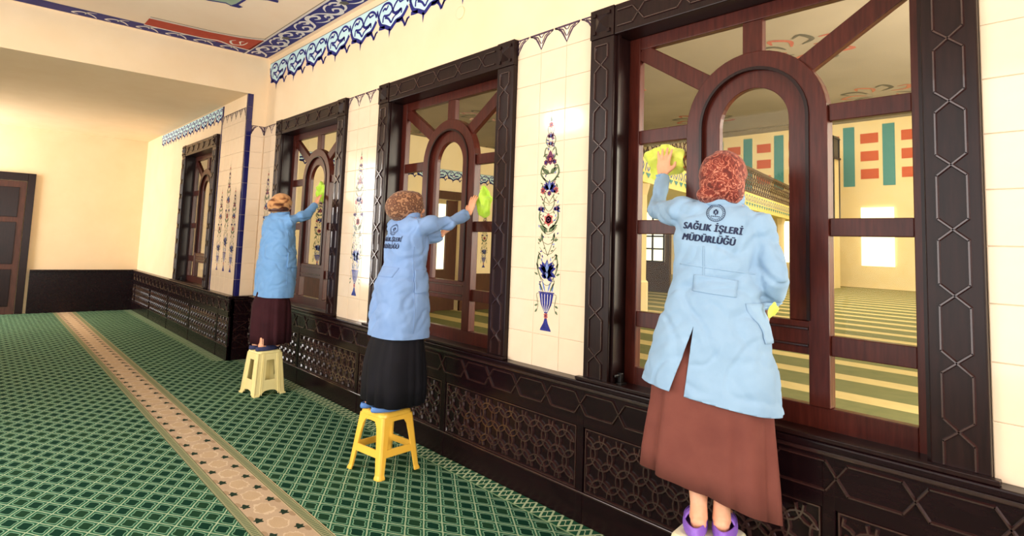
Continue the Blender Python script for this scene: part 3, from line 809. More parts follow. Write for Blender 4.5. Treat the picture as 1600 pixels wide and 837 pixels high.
# round cover on the plaster
m = MB(); n = 24; r = 0.055
vs = [(r*math.cos(2*PI*k/n), 0, r*math.sin(2*PI*k/n)) for k in range(n)] + [(r*math.cos(2*PI*k/n), -0.010, r*math.sin(2*PI*k/n)) for k in range(n)] + [(0.85*r*math.cos(2*PI*k/n), -0.014, 0.85*r*math.sin(2*PI*k/n)) for k in range(n)]
m.add(vs, [(k, (k+1) % n, (k+1) % n+n, k+n)[::-1] for k in range(n)] + [(k+n, (k+1) % n+n, (k+1) % n+2*n, k+2*n)[::-1] for k in range(n)] + [tuple(range(2*n, 3*n))])
cv = m.build('junction_cover', 'plaster', loc=(-4.015, 0.0, 3.59)); tag(cv, 'small round cream cover plate high on the wall above the middle window', 'cover plate')
# ------------------------------------------------------------------ the prayer hall behind the glass
m = MB(); m.add([(-40, 0.25, -0.002), (2.1, 0.25, -0.002), (2.1, 34, -0.002), (-40, 34, -0.002)], [(0, 1, 2, 3)])
hf = m.build('floor_hall', 'hall_carpet'); tag(hf, 'carpet of the prayer hall with stripes of light put into its colour, seen through the glass', 'carpet', kind='structure')
m = MB(); m.box(-40, 2.0, 0.25, 9.1, 4.14, 4.5)
p = Paint(lambda u, v, l: (u, v, 4.138-0.0006*l))
hs = m.build('ceiling_hall', 'hall_soffit'); tag(hs, 'dim painted ceiling of the gallery seen through the upper panes', 'ceiling', kind='structure')
for cx in range(-30, 0, 3):
    for cy in (1.8, 4.4, 7.2):
        for q in range(10):
            a = q*PI/5; r1 = 0.55
            p.stroke(smooth_line([(cx+0.2*math.cos(a), cy+0.2*math.sin(a)), (cx+r1*0.7*math.cos(a+0.3), cy+r1*0.7*math.sin(a+0.3)), (cx+r1*math.cos(a), cy+r1*math.sin(a)), (cx+r1*0.8*math.cos(a-0.2), cy+r1*0.8*math.sin(a-0.2))], 4), 0.07, q % 2, 1, True)
    p.stroke([(cx-1.5, 0.9), (cx+1.5, 0.9)], 0.12, 2, 1); p.stroke([(cx-1.5, 8.6), (cx+1.5, 8.6)], 0.12, 2, 1)
p.build('painted_ornament', ['line_paint', 'print_red', 'print_dark'], hs)
m = MB(); m.box(-40, 2.0, 33.8, 34, 0, 13)
hw = m.build('wall_hall_far', 'hall_plaster'); tag(hw, 'yellow lit far wall of the prayer hall with painted bands', 'wall', kind='structure')
m = MB(); m.box(2.0, 2.2, 0.25, 34, 0, 13); hwr = m.build('wall_hall_right', 'hall_plaster'); tag(hwr, 'plain side wall of the prayer hall', 'wall', kind='structure')
m = MB(); m.box(-40, -39.8, 0.25, 34, 0, 13); hwl = m.build('wall_hall_left', 'hall_plaster'); tag(hwl, 'distant side wall of the prayer hall', 'wall', kind='structure')
m = MB(); m.box(-40, 2.0, 9.1, 34, 13, 13.2); hc = m.build('ceiling_hall_dome', 'hall_plaster'); tag(hc, 'high ceiling over the prayer hall', 'ceiling', kind='structure')
p = Paint(lambda u, v, l: (u, 33.79-0.004*l, v))
for k in range(19):
    x = -38+2*k
    for z in (6.0, 7.0, 8.0): p.poly([(x, z), (x+0.9, z), (x+0.9, z+0.55), (x, z+0.55)], 0, 1)
    p.poly([(x+1.1, 5.6), (x+1.7, 5.6), (x+1.7, 9.0), (x+1.1, 9.0)], 1, 1)
p.build('painted_bands', ['hall_orange', 'hall_teal'], hw)
m = MB()
for k in range(7):
    x = -37+5*k; m.box(x, x+1.6, 33.7, 33.79, 1.2, 4.4)
m.build('lit_window_row', 'window_glow', hw)

# balcony running away from the wall
mottled('hall_yellow', (252, 236, 150), (254, 242, 168), 2, 0.8, 0.2, 0)
bx = Vector((-9.2, 9.4, 0)); bdir = Vector((-0.214, 0.977, 0)).normalized(); bn = Vector((bdir.y, -bdir.x, 0))
BL = 20.0
bal = empty('hall_balcony', bx, math.atan2(bdir.y, bdir.x)); tag(bal, 'cream balcony with a dark pierced railing inside the hall', 'balcony')
m = MB(); m.box(0, BL, 0, 4.0, 3.4, 4.05); m.build('balcony_slab', 'hall_yellow', bal)
p = Paint(lambda u, v, l: (u, -0.004-0.003*l, v))
for k in range(50):
    x = 0.2+0.4*k
    p.stroke(smooth_line([(x, 3.70), (x+0.08, 3.9), (x+0.2, 3.95), (x+0.3, 3.85), (x+0.2, 3.72), (x+0.14, 3.82)], 3), 0.05, 0, 1)
    p.poly([(x+0.02, 3.66), (x+0.2, 3.52), (x+0.36, 3.66)], 1, 1)
p.build('painted_frieze', ['print_sky', 'hall_teal'], bal)
box_obj('hand_rail', 'rail_bronze', bal, 0, BL, -0.02, 0.10, 4.98, 5.08); box_obj('foot_rail', 'rail_bronze', bal, 0, BL, 0.0, 0.08, 4.05, 4.14); box_obj('middle_rail', 'rail_bronze', bal, 0, BL, 0.0, 0.08, 4.54, 4.60)
m = MB(); k = 0.0
while k < BL-0.4:
    for z0 in (4.14, 4.60):
        m.bead([(k, z0), (k+0.34, z0+0.4)], 0.06, 0.045, 0.03); m.bead([(k+0.34, z0), (k, z0+0.4)], 0.06, 0.045, 0.03)
    k += 0.34
m.build('railing_lattice', 'rail_bronze', bal)
for k in range(4):
    x = 1.0+5.5*k
    m = MB(); n = 8
    ring = lambda r, z: [(x+r*math.cos(2*PI*q/n), 0.35+r*math.sin(2*PI*q/n), z) for q in range(n)]
    vs = ring(0.30, 0.0)+ring(0.30, 0.8)+ring(0.24, 0.85)+ring(0.24, 3.1)+ring(0.32, 3.4)
    m.add(vs, [(j*n+q, j*n+(q+1) % n, (j+1)*n+(q+1) % n, (j+1)*n+q) for j in range(4) for q in range(n)])
    m.build('column', 'hall_plaster', bal)
# lit tall windows below and behind the balcony
def hall_window(x, y, w, h, z0, label):
    r = empty('hall_window', (x, y, 0)); tag(r, label, 'window')
    box_obj('lit_pane', 'window_glow', r, -w/2, w/2, 0, 0.05, z0, z0+h)
    for q in (-w/2, -w/6, w/6, w/2): box_obj('glazing_bar', 'black_iron', r, q-0.03, q+0.03, -0.05, 0.0, z0, z0+h)
    for q in range(5): box_obj('glazing_bar', 'black_iron', r, -w/2, w/2, -0.05, 0.0, z0+h*q/4-0.03, z0+h*q/4+0.03)
    box_obj('surround', 'rail_bronze', r, -w/2-0.2, w/2+0.2, 0.06, 0.2, 0, z0+h+0.1)
hall_window(-14.6, 17.5, 1.6, 2.0, 1.2, 'lit window with dark bars seen through the near window beside the blue coat')
hall_window(-21.5, 14.0, 2.4, 2.9, 0.9, 'bright yellow lit window seen through the middle arched pane')
# marble piers near the glass
def pier(x, y, w, label, dado=True):
    r = empty('hall_pier', (x, y, 0)); tag(r, label, 'pillar')
    box_obj('shaft', 'hall_plaster', r, -w/2, w/2, -w/2, w/2, 0.85 if dado else 0, 4.137)
    if dado: box_obj('pier_dado', 'dado_wood', r, -w/2-0.04, w/2+0.04, -w/2-0.04, w/2+0.04, 0, 0.85, bevel=0.01)
    floral(r, 0.0, -w/2+0.006, 1.1, 2.6, 1.0)
    floral(r, 0.0, 0.0, 1.1, 2.6, 1.0, tf=lambda u, v, l: (w/2+0.003+0.0006*l, u, 1.1+v*0.99))
    return r
# cross wall of the hall with a doorway, seen through the middle and furthest windows
XW = -12.0
m = MB(); m.box(XW-0.3, XW, 0.25, 5.35, 0, 4.137); m.box(XW-0.3, XW, 5.35, 6.1, 2.72, 4.137); m.box(XW-0.3, XW, 6.1, 7.4, 0, 4.137)
wc = m.build('wall_hall_cross', 'hall_plaster'); tag(wc, 'cream cross wall of the hall with a doorway, seen through the middle window', 'wall', kind='structure')
m = MB(); m.box(XW, XW+0.05, 0.25, 5.25, 0, 0.9); m.box(XW, XW+0.05, 6.2, 7.4, 0, 0.9); m.build('dado_boards', 'dark_door', wc)
m = MB(); m.box(XW-0.02, XW+0.06, 5.2, 5.35, 0, 2.9); m.box(XW-0.02, XW+0.06, 6.1, 6.25, 0, 2.9); m.box(XW-0.02, XW+0.06, 5.35, 6.1, 2.7, 2.9); m.build('doorway_frame', 'dark_door', wc)
m = MB(); m.box(XW-0.25, XW-0.2, 5.35, 5.75, 1.0, 2.6); m.build('lit_pane', 'window_glow', wc)
m = MB(); m.box(XW-0.24, XW-0.18, 5.35, 6.1, 0.0, 0.98); m.box(XW-0.24, XW-0.18, 5.78, 6.1, 0.98, 2.7); m.build('door_leaf', 'dark_door', wc)
frz = lambda u, v, l: (XW+0.004+0.002*l, u, v)
frieze(wc, 0.3, 16, 0.44, 3.42, 0.30, frz)
for yy in (2.42, 3.6, 6.85): floral(wc, 0.0, 0.0, tf=lambda u, v, l, yy=yy: (XW+0.003+0.0015*l, yy+u, 1.05+v))
m = MB(); m.box(XW-0.02, XW+0.02, 7.15, 7.4, 0, 4.137); m.build('corner_strip', 'dark_door', wc)
# turret-like pulpit canopy
r = empty('hall_turret', (-13.2, 31.0, 0)); tag(r, 'pale eight-sided turret with a dark lattice top inside the hall', 'turret')
def octo(name, mat, r0, r1, z0, z1):
    m = MB(); vs = [(r0*math.cos(PI/8+q*PI/4), r0*math.sin(PI/8+q*PI/4), z0) for q in range(8)]+[(r1*math.cos(PI/8+q*PI/4), r1*math.sin(PI/8+q*PI/4), z1) for q in range(8)]
    m.add(vs, [(q, (q+1) % 8, (q+1) % 8+8, q+8) for q in range(8)]+[tuple(range(8))[::-1], tuple(range(8, 16))]); m.build(name, mat, r)
octo('turret_body', 'hall_plaster', 1.0, 1.0, 0, 6.8); octo('turret_rim', 'black_iron', 1.1, 1.1, 6.8, 6.9); octo('turret_lattice', 'line_paint', 0.98, 0.98, 6.9, 7.9); octo('turret_roof', 'black_iron', 1.1, 1.0, 7.9, 8.05)
for q in range(8):
    m = MB(); a = PI/8+q*PI/4; m.box(math.cos(a)-0.04, math.cos(a)+0.04, math.sin(a)-0.04, math.sin(a)+0.04, 3, 7.95); m.build('turret_post', 'black_iron', r)

# end wall: a wooden double door and a dado
dd = empty('trim_4'); tag(dd, 'dark carved dado along the end wall', 'dado', kind='structure')
mb = MB(); mb.box(X_END, X_END+0.05, -2.05, STEP, 0, 0.8); mb.build('backing_board', 'dado_wood', dd)
mb = MB(); mb.box(X_END, X_END+0.09, -2.05, STEP, 0.8, 0.842); mb.build('sill_ledge', 'dado_wood', dd, bevel=0.008)
dr = empty('door_1', (X_END, -3.1, 0)); tag(dr, 'dark panelled wooden double door in the end wall', 'door', kind='structure')
mb = MB(); mb.box(0, 0.06, -1.0, -0.88, 0, 2.7); mb.box(0, 0.06, 0.88, 1.0, 0, 2.7); mb.box(0, 0.06, -0.88, 0.88, 2.55, 2.7); mb.build('door_frame', 'frame_wood', dr, bevel=0.005)
for s_ in (-1, 1):
    a, b2 = sorted((s_*0.005, s_*0.87))
    lf = box_obj('door_leaf', 'dark_door', dr, 0.0, 0.045, a, b2, 0, 2.54, bevel=0.004)
    for z0, z1 in ((0.15, 0.85), (0.95, 1.75), (1.85, 2.42)):
        mb = MB(); mb.box(0.045, 0.056, a+0.10, b2-0.10, z0, z1); mb.build('door_panel', 'frame_wood', lf, bevel=0.006)
    mb = MB(); mb.box(0.045, 0.085, s_*0.06-0.012, s_*0.06+0.012, 0.98, 1.10); mb.build('door_handle', 'brass', lf, bevel=0.004)

# ------------------------------------------------------------------ plastic stools
def panel_map(side, half):
    def f(s_, d, z):
        h = half(z); x, y = s_, -(h-d)
        for _ in range(side): x, y = -y, x
        return (x, y, z)
    return f

def rounded_seat(name, mat, root, hw, z0, z1, rad=0.05, dish=0.0):
    m = MB(); ring = []
    def sq(h, r, n=5):
        P = []
        for cx, cy, a0 in ((h-r, h-r, 0), (-h+r, h-r, PI/2), (-h+r, -h+r, PI), (h-r, -h+r, 1.5*PI)):
            for k in range(n+1): P.append((cx+r*math.cos(a0+PI/2*k/n), cy+r*math.sin(a0+PI/2*k/n)))
        return P
    lv = [(hw-0.004, z0), (hw, z0+0.006), (hw-0.003, z1-0.012), (hw-0.012, z1-0.003), (hw-0.03, z1), (hw-0.05, z1-dish)]
    n = len(sq(hw, rad)); vs = []
    for h, z in lv: vs += [(x, y, z) for x, y in sq(h, rad)]
    m.add(vs, [(j*n+k, j*n+(k+1) % n, (j+1)*n+(k+1) % n, (j+1)*n+k) for j in range(len(lv)-1) for k in range(n)]
          + [tuple(range((len(lv)-1)*n, len(lv)*n)), tuple(range(n))[::-1]])
    return m.build(name, mat, root, smooth=False, bevel=0)

def open_stool(loc, rz, H, label):
    root = empty('plastic_stool', loc, rz); tag(root, label, 'stool', 'plastic step stools')
    top, bot = 0.135, 0.185
    half = lambda z: bot+(top-bot)*(z/H)
    mat = 'yellow_plastic'
    rounded_seat('seat', mat, root, top+0.006, H-0.035, H, 0.05, 0.004)
    # L-section legs
    zs = [0.0, 0.012, 0.03, 0.14, 0.25, 0.33, 0.37, H-0.03]
    wg = [0.056, 0.056, 0.047, 0.054, 0.060, 0.068, 0.090, 0.125]
    t = 0.014; c = 0.018
    for q in range(4):
        m = MB(); vs = []
        for z, w in zip(zs, wg):
            h = half(z) + (0.006 if z < 0.02 else 0)
            L = [(-c, 0), (-w, 0), (-w, -t), (-t*1.6, -t*1.2), (-t, -w), (0, -w), (0, -c), (-c*0.3, -c*0.3)]
            for dx, dy in L:
                x, y = h+dx, h+dy
                for _ in range(q): x, y = -y, x
                vs.append((x, y, z))
        n = 8
        m.add(vs, [(j*n+k, j*n+(k+1) % n, (j+1)*n+(k+1) % n, (j+1)*n+k)[::-1] for j in range(len(zs)-1) for k in range(n)] + [tuple(range(n)), tuple(range((len(zs)-1)*n, len(zs)*n))[::-1]])
        m.build('leg', mat, root, bevel=0.002)
    for q in range(4):
        f = panel_map(q, half)
        for nm, z0, z1, bow in (('stretcher', 0.135, 0.185, 0.0), ('apron', H-0.075, H-0.03, 0.012)):
            w0 = half(z0)-0.03; w1 = half(z1)-0.03; d0, d1 = 0.002, 0.014
            m = MB(); n = 6; vs = []
            for k in range(n+1):
                s_ = -1+2*k/n; zz0 = z0 + bow*(1-s_*s_)
                for d_, z_ in ((d0, zz0), (d1, zz0), (d1, z1), (d0, z1)): vs.append(f(s_*(w0 if z_ == zz0 else w1), d_, z_))
            m.add(vs, [(4*k+j, 4*k+4+j, 4*k+4+(j+1) % 4, 4*k+(j+1) % 4) for k in range(n) for j in range(4)] + [(0, 1, 2, 3), (4*n+3, 4*n+2, 4*n+1, 4*n)])
            m.build(nm, mat, root, bevel=0.002)
    return root

def closed_stool(loc, rz, H, label, mat):
    root = empty('plastic_stool', loc, rz); tag(root, label, 'stool', 'plastic step stools')
    top, bot = 0.125, 0.165
    half = lambda z: bot+(top-bot)*(z/H)
    rounded_seat('seat', mat, root, top+0.006, H-0.03, H, 0.035, 0.004)
    ow = 0.050
    for q in range(4):
        f = panel_map(q, half); m = MB()
        def plate(quad):   # quad of (s, z) in order, extruded inwards
            vs = [f(s_, 0.0, z) for s_, z in quad] + [f(s_, 0.007, z) for s_, z in quad]; n = len(quad)
            m.add(vs, [tuple(range(n)), tuple(range(2*n-1, n-1, -1))] + [(i, i+n, (i+1) % n+n, (i+1) % n) for i in range(n)])
        z0, z1 = 0.16, 0.36
        for sg in (-1, 1):
            a = [(sg*ow*1.25, 0.02), (sg*half(0.0), 0.0), (sg*half(H-0.03), H-0.03), (sg*ow*0.85, H-0.03)]
            a = [(sg*(half(0)-0.055), 0.0), (sg*half(0.0), 0.0), (sg*half(H-0.03), H-0.03), (sg*ow*0.8, H-0.03), (sg*ow*0.85, z1), (sg*ow*1.1, z0), (sg*ow*1.5, 0.035), (sg*(half(0)-0.056), 0.02)]
            plate(a if sg > 0 else a[::-1])
        plate([(-ow*0.85, z1), (ow*0.85, z1), (ow*0.8, H-0.03), (-ow*0.8, H-0.03)])
        n = 8; ar = [(ow*1.5*math.cos(PI*k/n), 0.035+0.022*math.sin(PI*k/n)) for k in range(n+1)]
        plate([(-ow*1.1, z0)] + ar[::-1] + [(ow*1.1, z0)][:1])
        # flutes either side of the opening
        for s0 in (-0.098, -0.082, 0.082, 0.098):
            vs = []
            for z in (0.012, H-0.035):
                k = half(z)/half(0.2)
                for ds, d_ in ((-0.005, 0.0), (-0.003, -0.005), (0.003, -0.005), (0.005, 0.0)): vs.append(f(s0*k+ds, d_, z))
            m.add(vs, [(0, 1, 5, 4), (1, 2, 6, 5), (2, 3, 7, 6), (0, 3, 2, 1), (4, 5, 6, 7)])
        m.build('side_panel', mat, root)
        m = MB(); h = half(0)
        c = []
        for x, y in ((h-0.05, h+0.008), (h+0.008, h+0.008), (h+0.008, h-0.05), (h-0.004, h-0.05), (h-0.004, h-0.004), (h-0.05, h-0.004)):
            for _ in range(q): x, y = -y, x
            c.append((x, y))
        m.add([(x, y, 0) for x, y in c]+[(x, y, 0.016) for x, y in c], [tuple(range(6)), tuple(range(11, 5, -1))]+[(i, i+6, (i+1) % 6+6, (i+1) % 6) for i in range(6)])
        m.build('foot_flange', mat, root, bevel=0.002)
    return root

ST2 = (-3.97, -0.545); ST1 = (-6.60, -0.495); ST3 = (-1.45, -0.40)
open_stool((*ST2, 0), math.radians(8), 0.43, 'yellow plastic stool with open sides and four splayed legs on the carpet')
closed_stool((*ST1, 0), math.radians(7), 0.455, 'cream fluted plastic stool under the woman in the maroon skirt', 'cream_plastic')
closed_stool((*ST3, 0), math.radians(10), 0.43, 'off-white plastic stool under the purple slippers', 'white_plastic')

# ------------------------------------------------------------------ people
def tube(mb, pts, rads, n=16, ref=(0, 0, 1), cap=True):
    pts = [Vector(p) for p in pts]; ref = Vector(ref); N = len(pts); vs = []
    for i, P in enumerate(pts):
        T = (pts[min(i+1, N-1)]-pts[max(i-1, 0)]).normalized()
        B = ref-T*ref.dot(T)
        if B.length < 1e-3: B = Vector((1, 0, 0))-T*T.x
        B.normalize(); Nn = T.cross(B)
        r = rads[i]; ra, rb = (r, r) if not isinstance(r, tuple) else r
        for k in range(n):
            a = 2*PI*k/n; vs.append(P+Nn*(ra*math.cos(a))+B*(rb*math.sin(a)))
    fs = [(j*n+k, j*n+(k+1) % n, (j+1)*n+(k+1) % n, (j+1)*n+k) for j in range(N-1) for k in range(n)]
    vs += [pts[0], pts[-1]]
    fs += [(len(vs)-2, (k+1) % n, k) for k in range(n)] + [(len(vs)-1, (N-1)*n+k, (N-1)*n+(k+1) % n) for k in range(n)]
    mb.add(vs, fs)

def ball(mb, c, rx, ry, rz, frame=None, n=20, mfac=12):
    c = Vector(c); fr = frame or (Vector((1, 0, 0)), Vector((0, 1, 0)), Vector((0, 0, 1)))
    vs = []
    for j in range(1, mfac):
        t = PI*j/mfac
        for k in range(n):
            a = 2*PI*k/n
            vs.append(c+fr[0]*(rx*math.sin(t)*math.cos(a))+fr[1]*(ry*math.sin(t)*math.sin(a))+fr[2]*(rz*math.cos(t)))
    fs = [(j*n+k, (j+1)*n+k, (j+1)*n+(k+1) % n, j*n+(k+1) % n) for j in range(mfac-2) for k in range(n)]
    vs += [c+fr[2]*rz, c-fr[2]*rz]; L = len(vs)
    fs += [(L-2, k, (k+1) % n) for k in range(n)] + [(L-1, (mfac-2)*n+(k+1) % n, (mfac-2)*n+k) for k in range(n)]
    mb.add(vs, fs)

def fuse(mb, voxel, iters=6, factor=0.5, displace=None):
    """join overlapping closed shells into one continuous smooth surface; returns a mesh"""
    me = bpy.data.meshes.new('tmp'); me.from_pydata(mb.v, [], mb.f); me.update()
    bm = bmesh.new(); bm.from_mesh(me); bmesh.ops.recalc_face_normals(bm, faces=bm.faces); bm.to_mesh(me); bm.free()
    o = bpy.data.objects.new('tmp', me); COL.objects.link(o)
    r = o.modifiers.new('r', 'REMESH'); r.mode = 'VOXEL'; r.voxel_size = voxel; r.adaptivity = 0
    if iters:
        s_ = o.modifiers.new('s', 'SMOOTH'); s_.factor = factor; s_.iterations = iters
    dg = bpy.context.evaluated_depsgraph_get()
    out = bpy.data.meshes.new_from_object(o.evaluated_get(dg))
    bpy.data.objects.remove(o); bpy.data.meshes.remove(me)
    if displace:
        nr = [v.normal.copy() for v in out.vertices]
        for v, nn in zip(out.vertices, nr): v.co = v.co + displace(v.co, nn)
    out.polygons.foreach_set('use_smooth', [True]*len(out.polygons)); out.update()
    return out

def finish(me, name, mat, parent, solid=0.0):
    me.name = name; me.materials.clear(); me.materials.append(MATS[mat])
    o = link(name, me, parent)
    if solid:
        s_ = o.modifiers.new('solid', 'SOLIDIFY'); s_.thickness = solid; s_.offset = -1
    return o

def hand(mb, wrist, fdir, back, side, spread=0.10, curl=0.15, size=1.0):
    """wrist -> palm -> five fingers; 'back' is the direction the back of the hand faces, 'side' +1 puts the thumb on fdir x back"""
    w = Vector(wrist); F = Vector(fdir).normalized(); Bk = Vector(back); Bk = (Bk-F*Bk.dot(F)).normalized(); X = F.cross(Bk)*side
    k = size
    tube(mb, [w-F*0.02, w+F*0.02*k, w+F*0.055*k, w+F*0.09*k], [(0.024*k, 0.019*k), (0.034*k, 0.017*k), (0.041*k, 0.015*k), (0.038*k, 0.012*k)], 14, Bk)
    for off, ln, r in ((0.029, 0.068, 0.0090), (0.0095, 0.078, 0.0092), (-0.0105, 0.072, 0.0088), (-0.029, 0.056, 0.0080)):
        d = (F+X*(off/0.03*spread)).normalized(); b0 = w+F*0.085*k+X*off*k
        P = [b0-d*0.02*k]; dirv = d.copy()
        P.append(b0+dirv*0.012*k)
        for s_ in (0.42, 0.33, 0.25):
            dirv = (dirv-Bk*curl).normalized(); P.append(P[-1]+dirv*ln*s_*k)
        tube(mb, P, [r*1.05*k, r*1.05*k, r*0.98*k, r*0.92*k, r*0.62*k], 10, Bk)
    t0 = w+F*0.022*k+X*0.026*k; d = (F*0.75+X*0.75-Bk*0.2).normalized()
    tube(mb, [t0, t0+d*0.030*k, t0+d*0.052*k+F*0.004, t0+d*0.055*k+F*0.026*k], [0.014*k, 0.0125*k, 0.0105*k, 0.007*k], 10, Bk)

class Person:
    def __init__(s, name, label, axis, face_deg, base_z):
        a = math.radians(face_deg)   # 0 = facing the windows (+Y), positive turns left (-X)
        s.F = Vector((-math.sin(a), math.cos(a), 0)); s.R = Vector((math.cos(a), math.sin(a), 0)); s.U = Vector((0, 0, 1))
        s.ax = Vector((axis[0], axis[1], 0)); s.fr = (s.R, s.F, s.U)
        s.root = empty(name, (axis[0], axis[1], base_z)); tag(s.root, label, 'person', 'women cleaning the windows')
    def P(s, r, f, z): return s.ax+s.R*r+s.F*f+s.U*z
    def rings(s, mb, table, n=40, exp=2.3, folds=None):
        """table rows: z, r centre, f centre, half width, half depth"""
        vs = []; N = len(table)
        for (z, cr, cf, a, b) in table:
            for k in range(n):
                t = 2*PI*k/n; c, q = math.cos(t), math.sin(t)
                x = a*math.copysign(abs(c)**(2/exp), c); y = b*math.copysign(abs(q)**(2/exp), q)
                g = 1.0; dz = 0.0
                if folds: g, dz = folds(t, z)
                vs.append(s.P(cr+x*g, cf+y*g, z+dz))
        fs = [(j*n+k, j*n+(k+1) % n, (j+1)*n+(k+1) % n, (j+1)*n+k) for j in range(N-1) for k in range(n)]
        z0, r0, f0 = table[0][:3]; z1, r1, f1 = table[-1][:3]
        vs += [s.P(r0, f0, z0), s.P(r1, f1, z1)]; L = len(vs)
        fs += [(L-2, (k+1) % n, k) for k in range(n)] + [(L-1, (N-1)*n+k, (N-1)*n+(k+1) % n) for k in range(n)]
        mb.add(vs, fs)
    def attach(s, me, name, mat, parent=None, solid=0.0):
        o = finish(me, name, mat, parent or s.root, solid)
        if parent is None: o.location = -s.root.location
        return o

def interp(table, z):
    for a, b in zip(table[:-1], table[1:]):
        if min(a[0], b[0]) <= z <= max(a[0], b[0]):
            t = (z-a[0])/((b[0]-a[0]) or 1); return [x+(y-x)*t for x, y in zip(a, b)]
    return table[0] if abs(z-table[0][0]) < abs(z-table[-1][0]) else table[-1]

def face_features(pr, hc, fwd, k=1.0):
    """returns ellipsoids of nose, lips, brow and chin for the body mesh"""
    R = fwd.cross(pr.U).normalized(); F = fwd; U = pr.U; fr = (R, F, U); out = []
    out.append((hc+F*0.098*k-U*0.018, 0.013, 0.020, 0.022)); out.append((hc+F*0.092*k+U*0.008, 0.010, 0.014, 0.026))
    out.append((hc+F*0.086*k-U*0.055, 0.024, 0.012, 0.007)); out.append((hc+F*0.084*k-U*0.067, 0.020, 0.012, 0.007))
    out.append((hc+F*0.075*k-U*0.092, 0.026, 0.022, 0.018))
    for sx in (-1, 1):
        out.append((hc+F*0.062*k+R*sx*0.040-U*0.02, 0.026, 0.026, 0.026)); out.append((hc+F*0.078*k+R*sx*0.030+U*0.026, 0.024, 0.012, 0.008))
        out.append((hc+R*sx*0.078-F*0.004-U*0.008, 0.008, 0.018, 0.030))
    return fr, out

def make_body(pr, J):
    mb = MB()
    # torso, neck, head
    T = J['torso']
    pr.rings(mb, [(z, cr, cf, a*0.80, b*0.74) for z, cr, cf, a, b in T], 28)
    hc = Vector(J['head']); nk = Vector(J['neck']); F = Vector(J['look']).normalized(); Rr = F.cross(pr.U).normalized()
    tube(mb, [nk-Vector((0, 0, 0.10)), nk, hc-pr.U*0.05], [0.062, 0.052, 0.052], 16, pr.F)
    ball(mb, hc+F*(-0.006)+pr.U*0.02, 0.074, 0.088, 0.092, (Rr, F, pr.U)); ball(mb, hc+F*0.026-pr.U*0.042, 0.056, 0.060, 0.066, (Rr, F, pr.U))
    fr, fe = face_features(pr, hc, F)
    for c, a, b, d_ in fe: ball(mb, c, a, b, d_, fr, 12, 8)
    for sh, el, wr in J['arms']:
        sh, el, wr = Vector(sh), Vector(el), Vector(wr)
        tube(mb, [sh, sh.lerp(el, 0.5), el, el.lerp(wr, 0.35), wr], [0.034, 0.028, 0.025, 0.024, 0.022], 14, (0, 1, 0.2))
    for h in J['hands']: hand(mb, *h)
    for hip, knee, ank, toe in J['legs']:
        hip, knee, ank, toe = map(Vector, (hip, knee, ank, toe))
        tube(mb, [hip, hip.lerp(knee, 0.5), knee, knee.lerp(ank, 0.35), knee.lerp(ank, 0.75), ank+Vector((0, 0, 0.03)), ank-Vector((0, 0, 0.03))],
             [0.072, 0.064, 0.054, 0.054, 0.042, 0.036, 0.040], 18, pr.F)
        d = (toe-ank); d.z = 0; L = d.length; d.normalize(); fl = ank.copy(); fl.z = toe.z
        tube(mb, [fl-d*0.045, fl-d*0.02, fl+d*0.04, fl+d*L*0.65, fl+d*L*0.9, fl+d*L], [(0.022, 0.018), (0.034, 0.030), (0.034, 0.034), (0.042, 0.022), (0.040, 0.016), (0.028, 0.010)], 14, (0, 0, 1))
        ball(mb, fl-d*0.018+Vector((0, 0, 0.01)), 0.034, 0.034, 0.036)
    me = fuse(mb, 0.0042, 4, 0.4)
    b = pr.attach(me, 'body', 'skin')
    # eyes
    for sx in (-1, 1):
        e = MB(); ball(e, hc+F*0.080+Rr*sx*0.031+pr.U*0.008, 0.012, 0.006, 0.007, (Rr, F, pr.U), 12, 8)
        o = e.build('eye', 'white_paint', pr.root, smooth=True); o.location = -pr.root.location
        e = MB(); ball(e, hc+F*0.0835+Rr*sx*0.031+pr.U*0.008, 0.0055, 0.0045, 0.0058, (Rr, F, pr.U), 10, 8)
        q = e.build('iris', 'ink', o, smooth=True)
    return b

def wrinkle(amp, seed):
    off = Vector((seed*3.1, seed*1.7, seed*2.3))
    def ridge(v): return max(0.0, 1-abs(noise.noise(v))*4.0)
    def f(co, nn):
        p = co+off
        low = min(1, max(0, (1.45-co.z)/0.35))
        w = noise.noise(Vector((p.x*6, p.y*6, p.z*1.3)))*(0.6+1.3*low)
        w += noise.noise(Vector((p.x*10+p.z*6, p.y*10, p.z*8)))*0.55*(1-0.5*low)
        w -= ridge(Vector((p.x*5+p.z*4.0, p.y*5-p.z*3.0, p.z*5)))*0.9*(1-0.6*low)
        w -= ridge(Vector((p.x*8-p.z*5.0, p.y*8+p.z*2.0, p.z*6+7)))*0.5
        w += noise.noise(p*26)*0.16
        return nn*(amp*w)
    return f

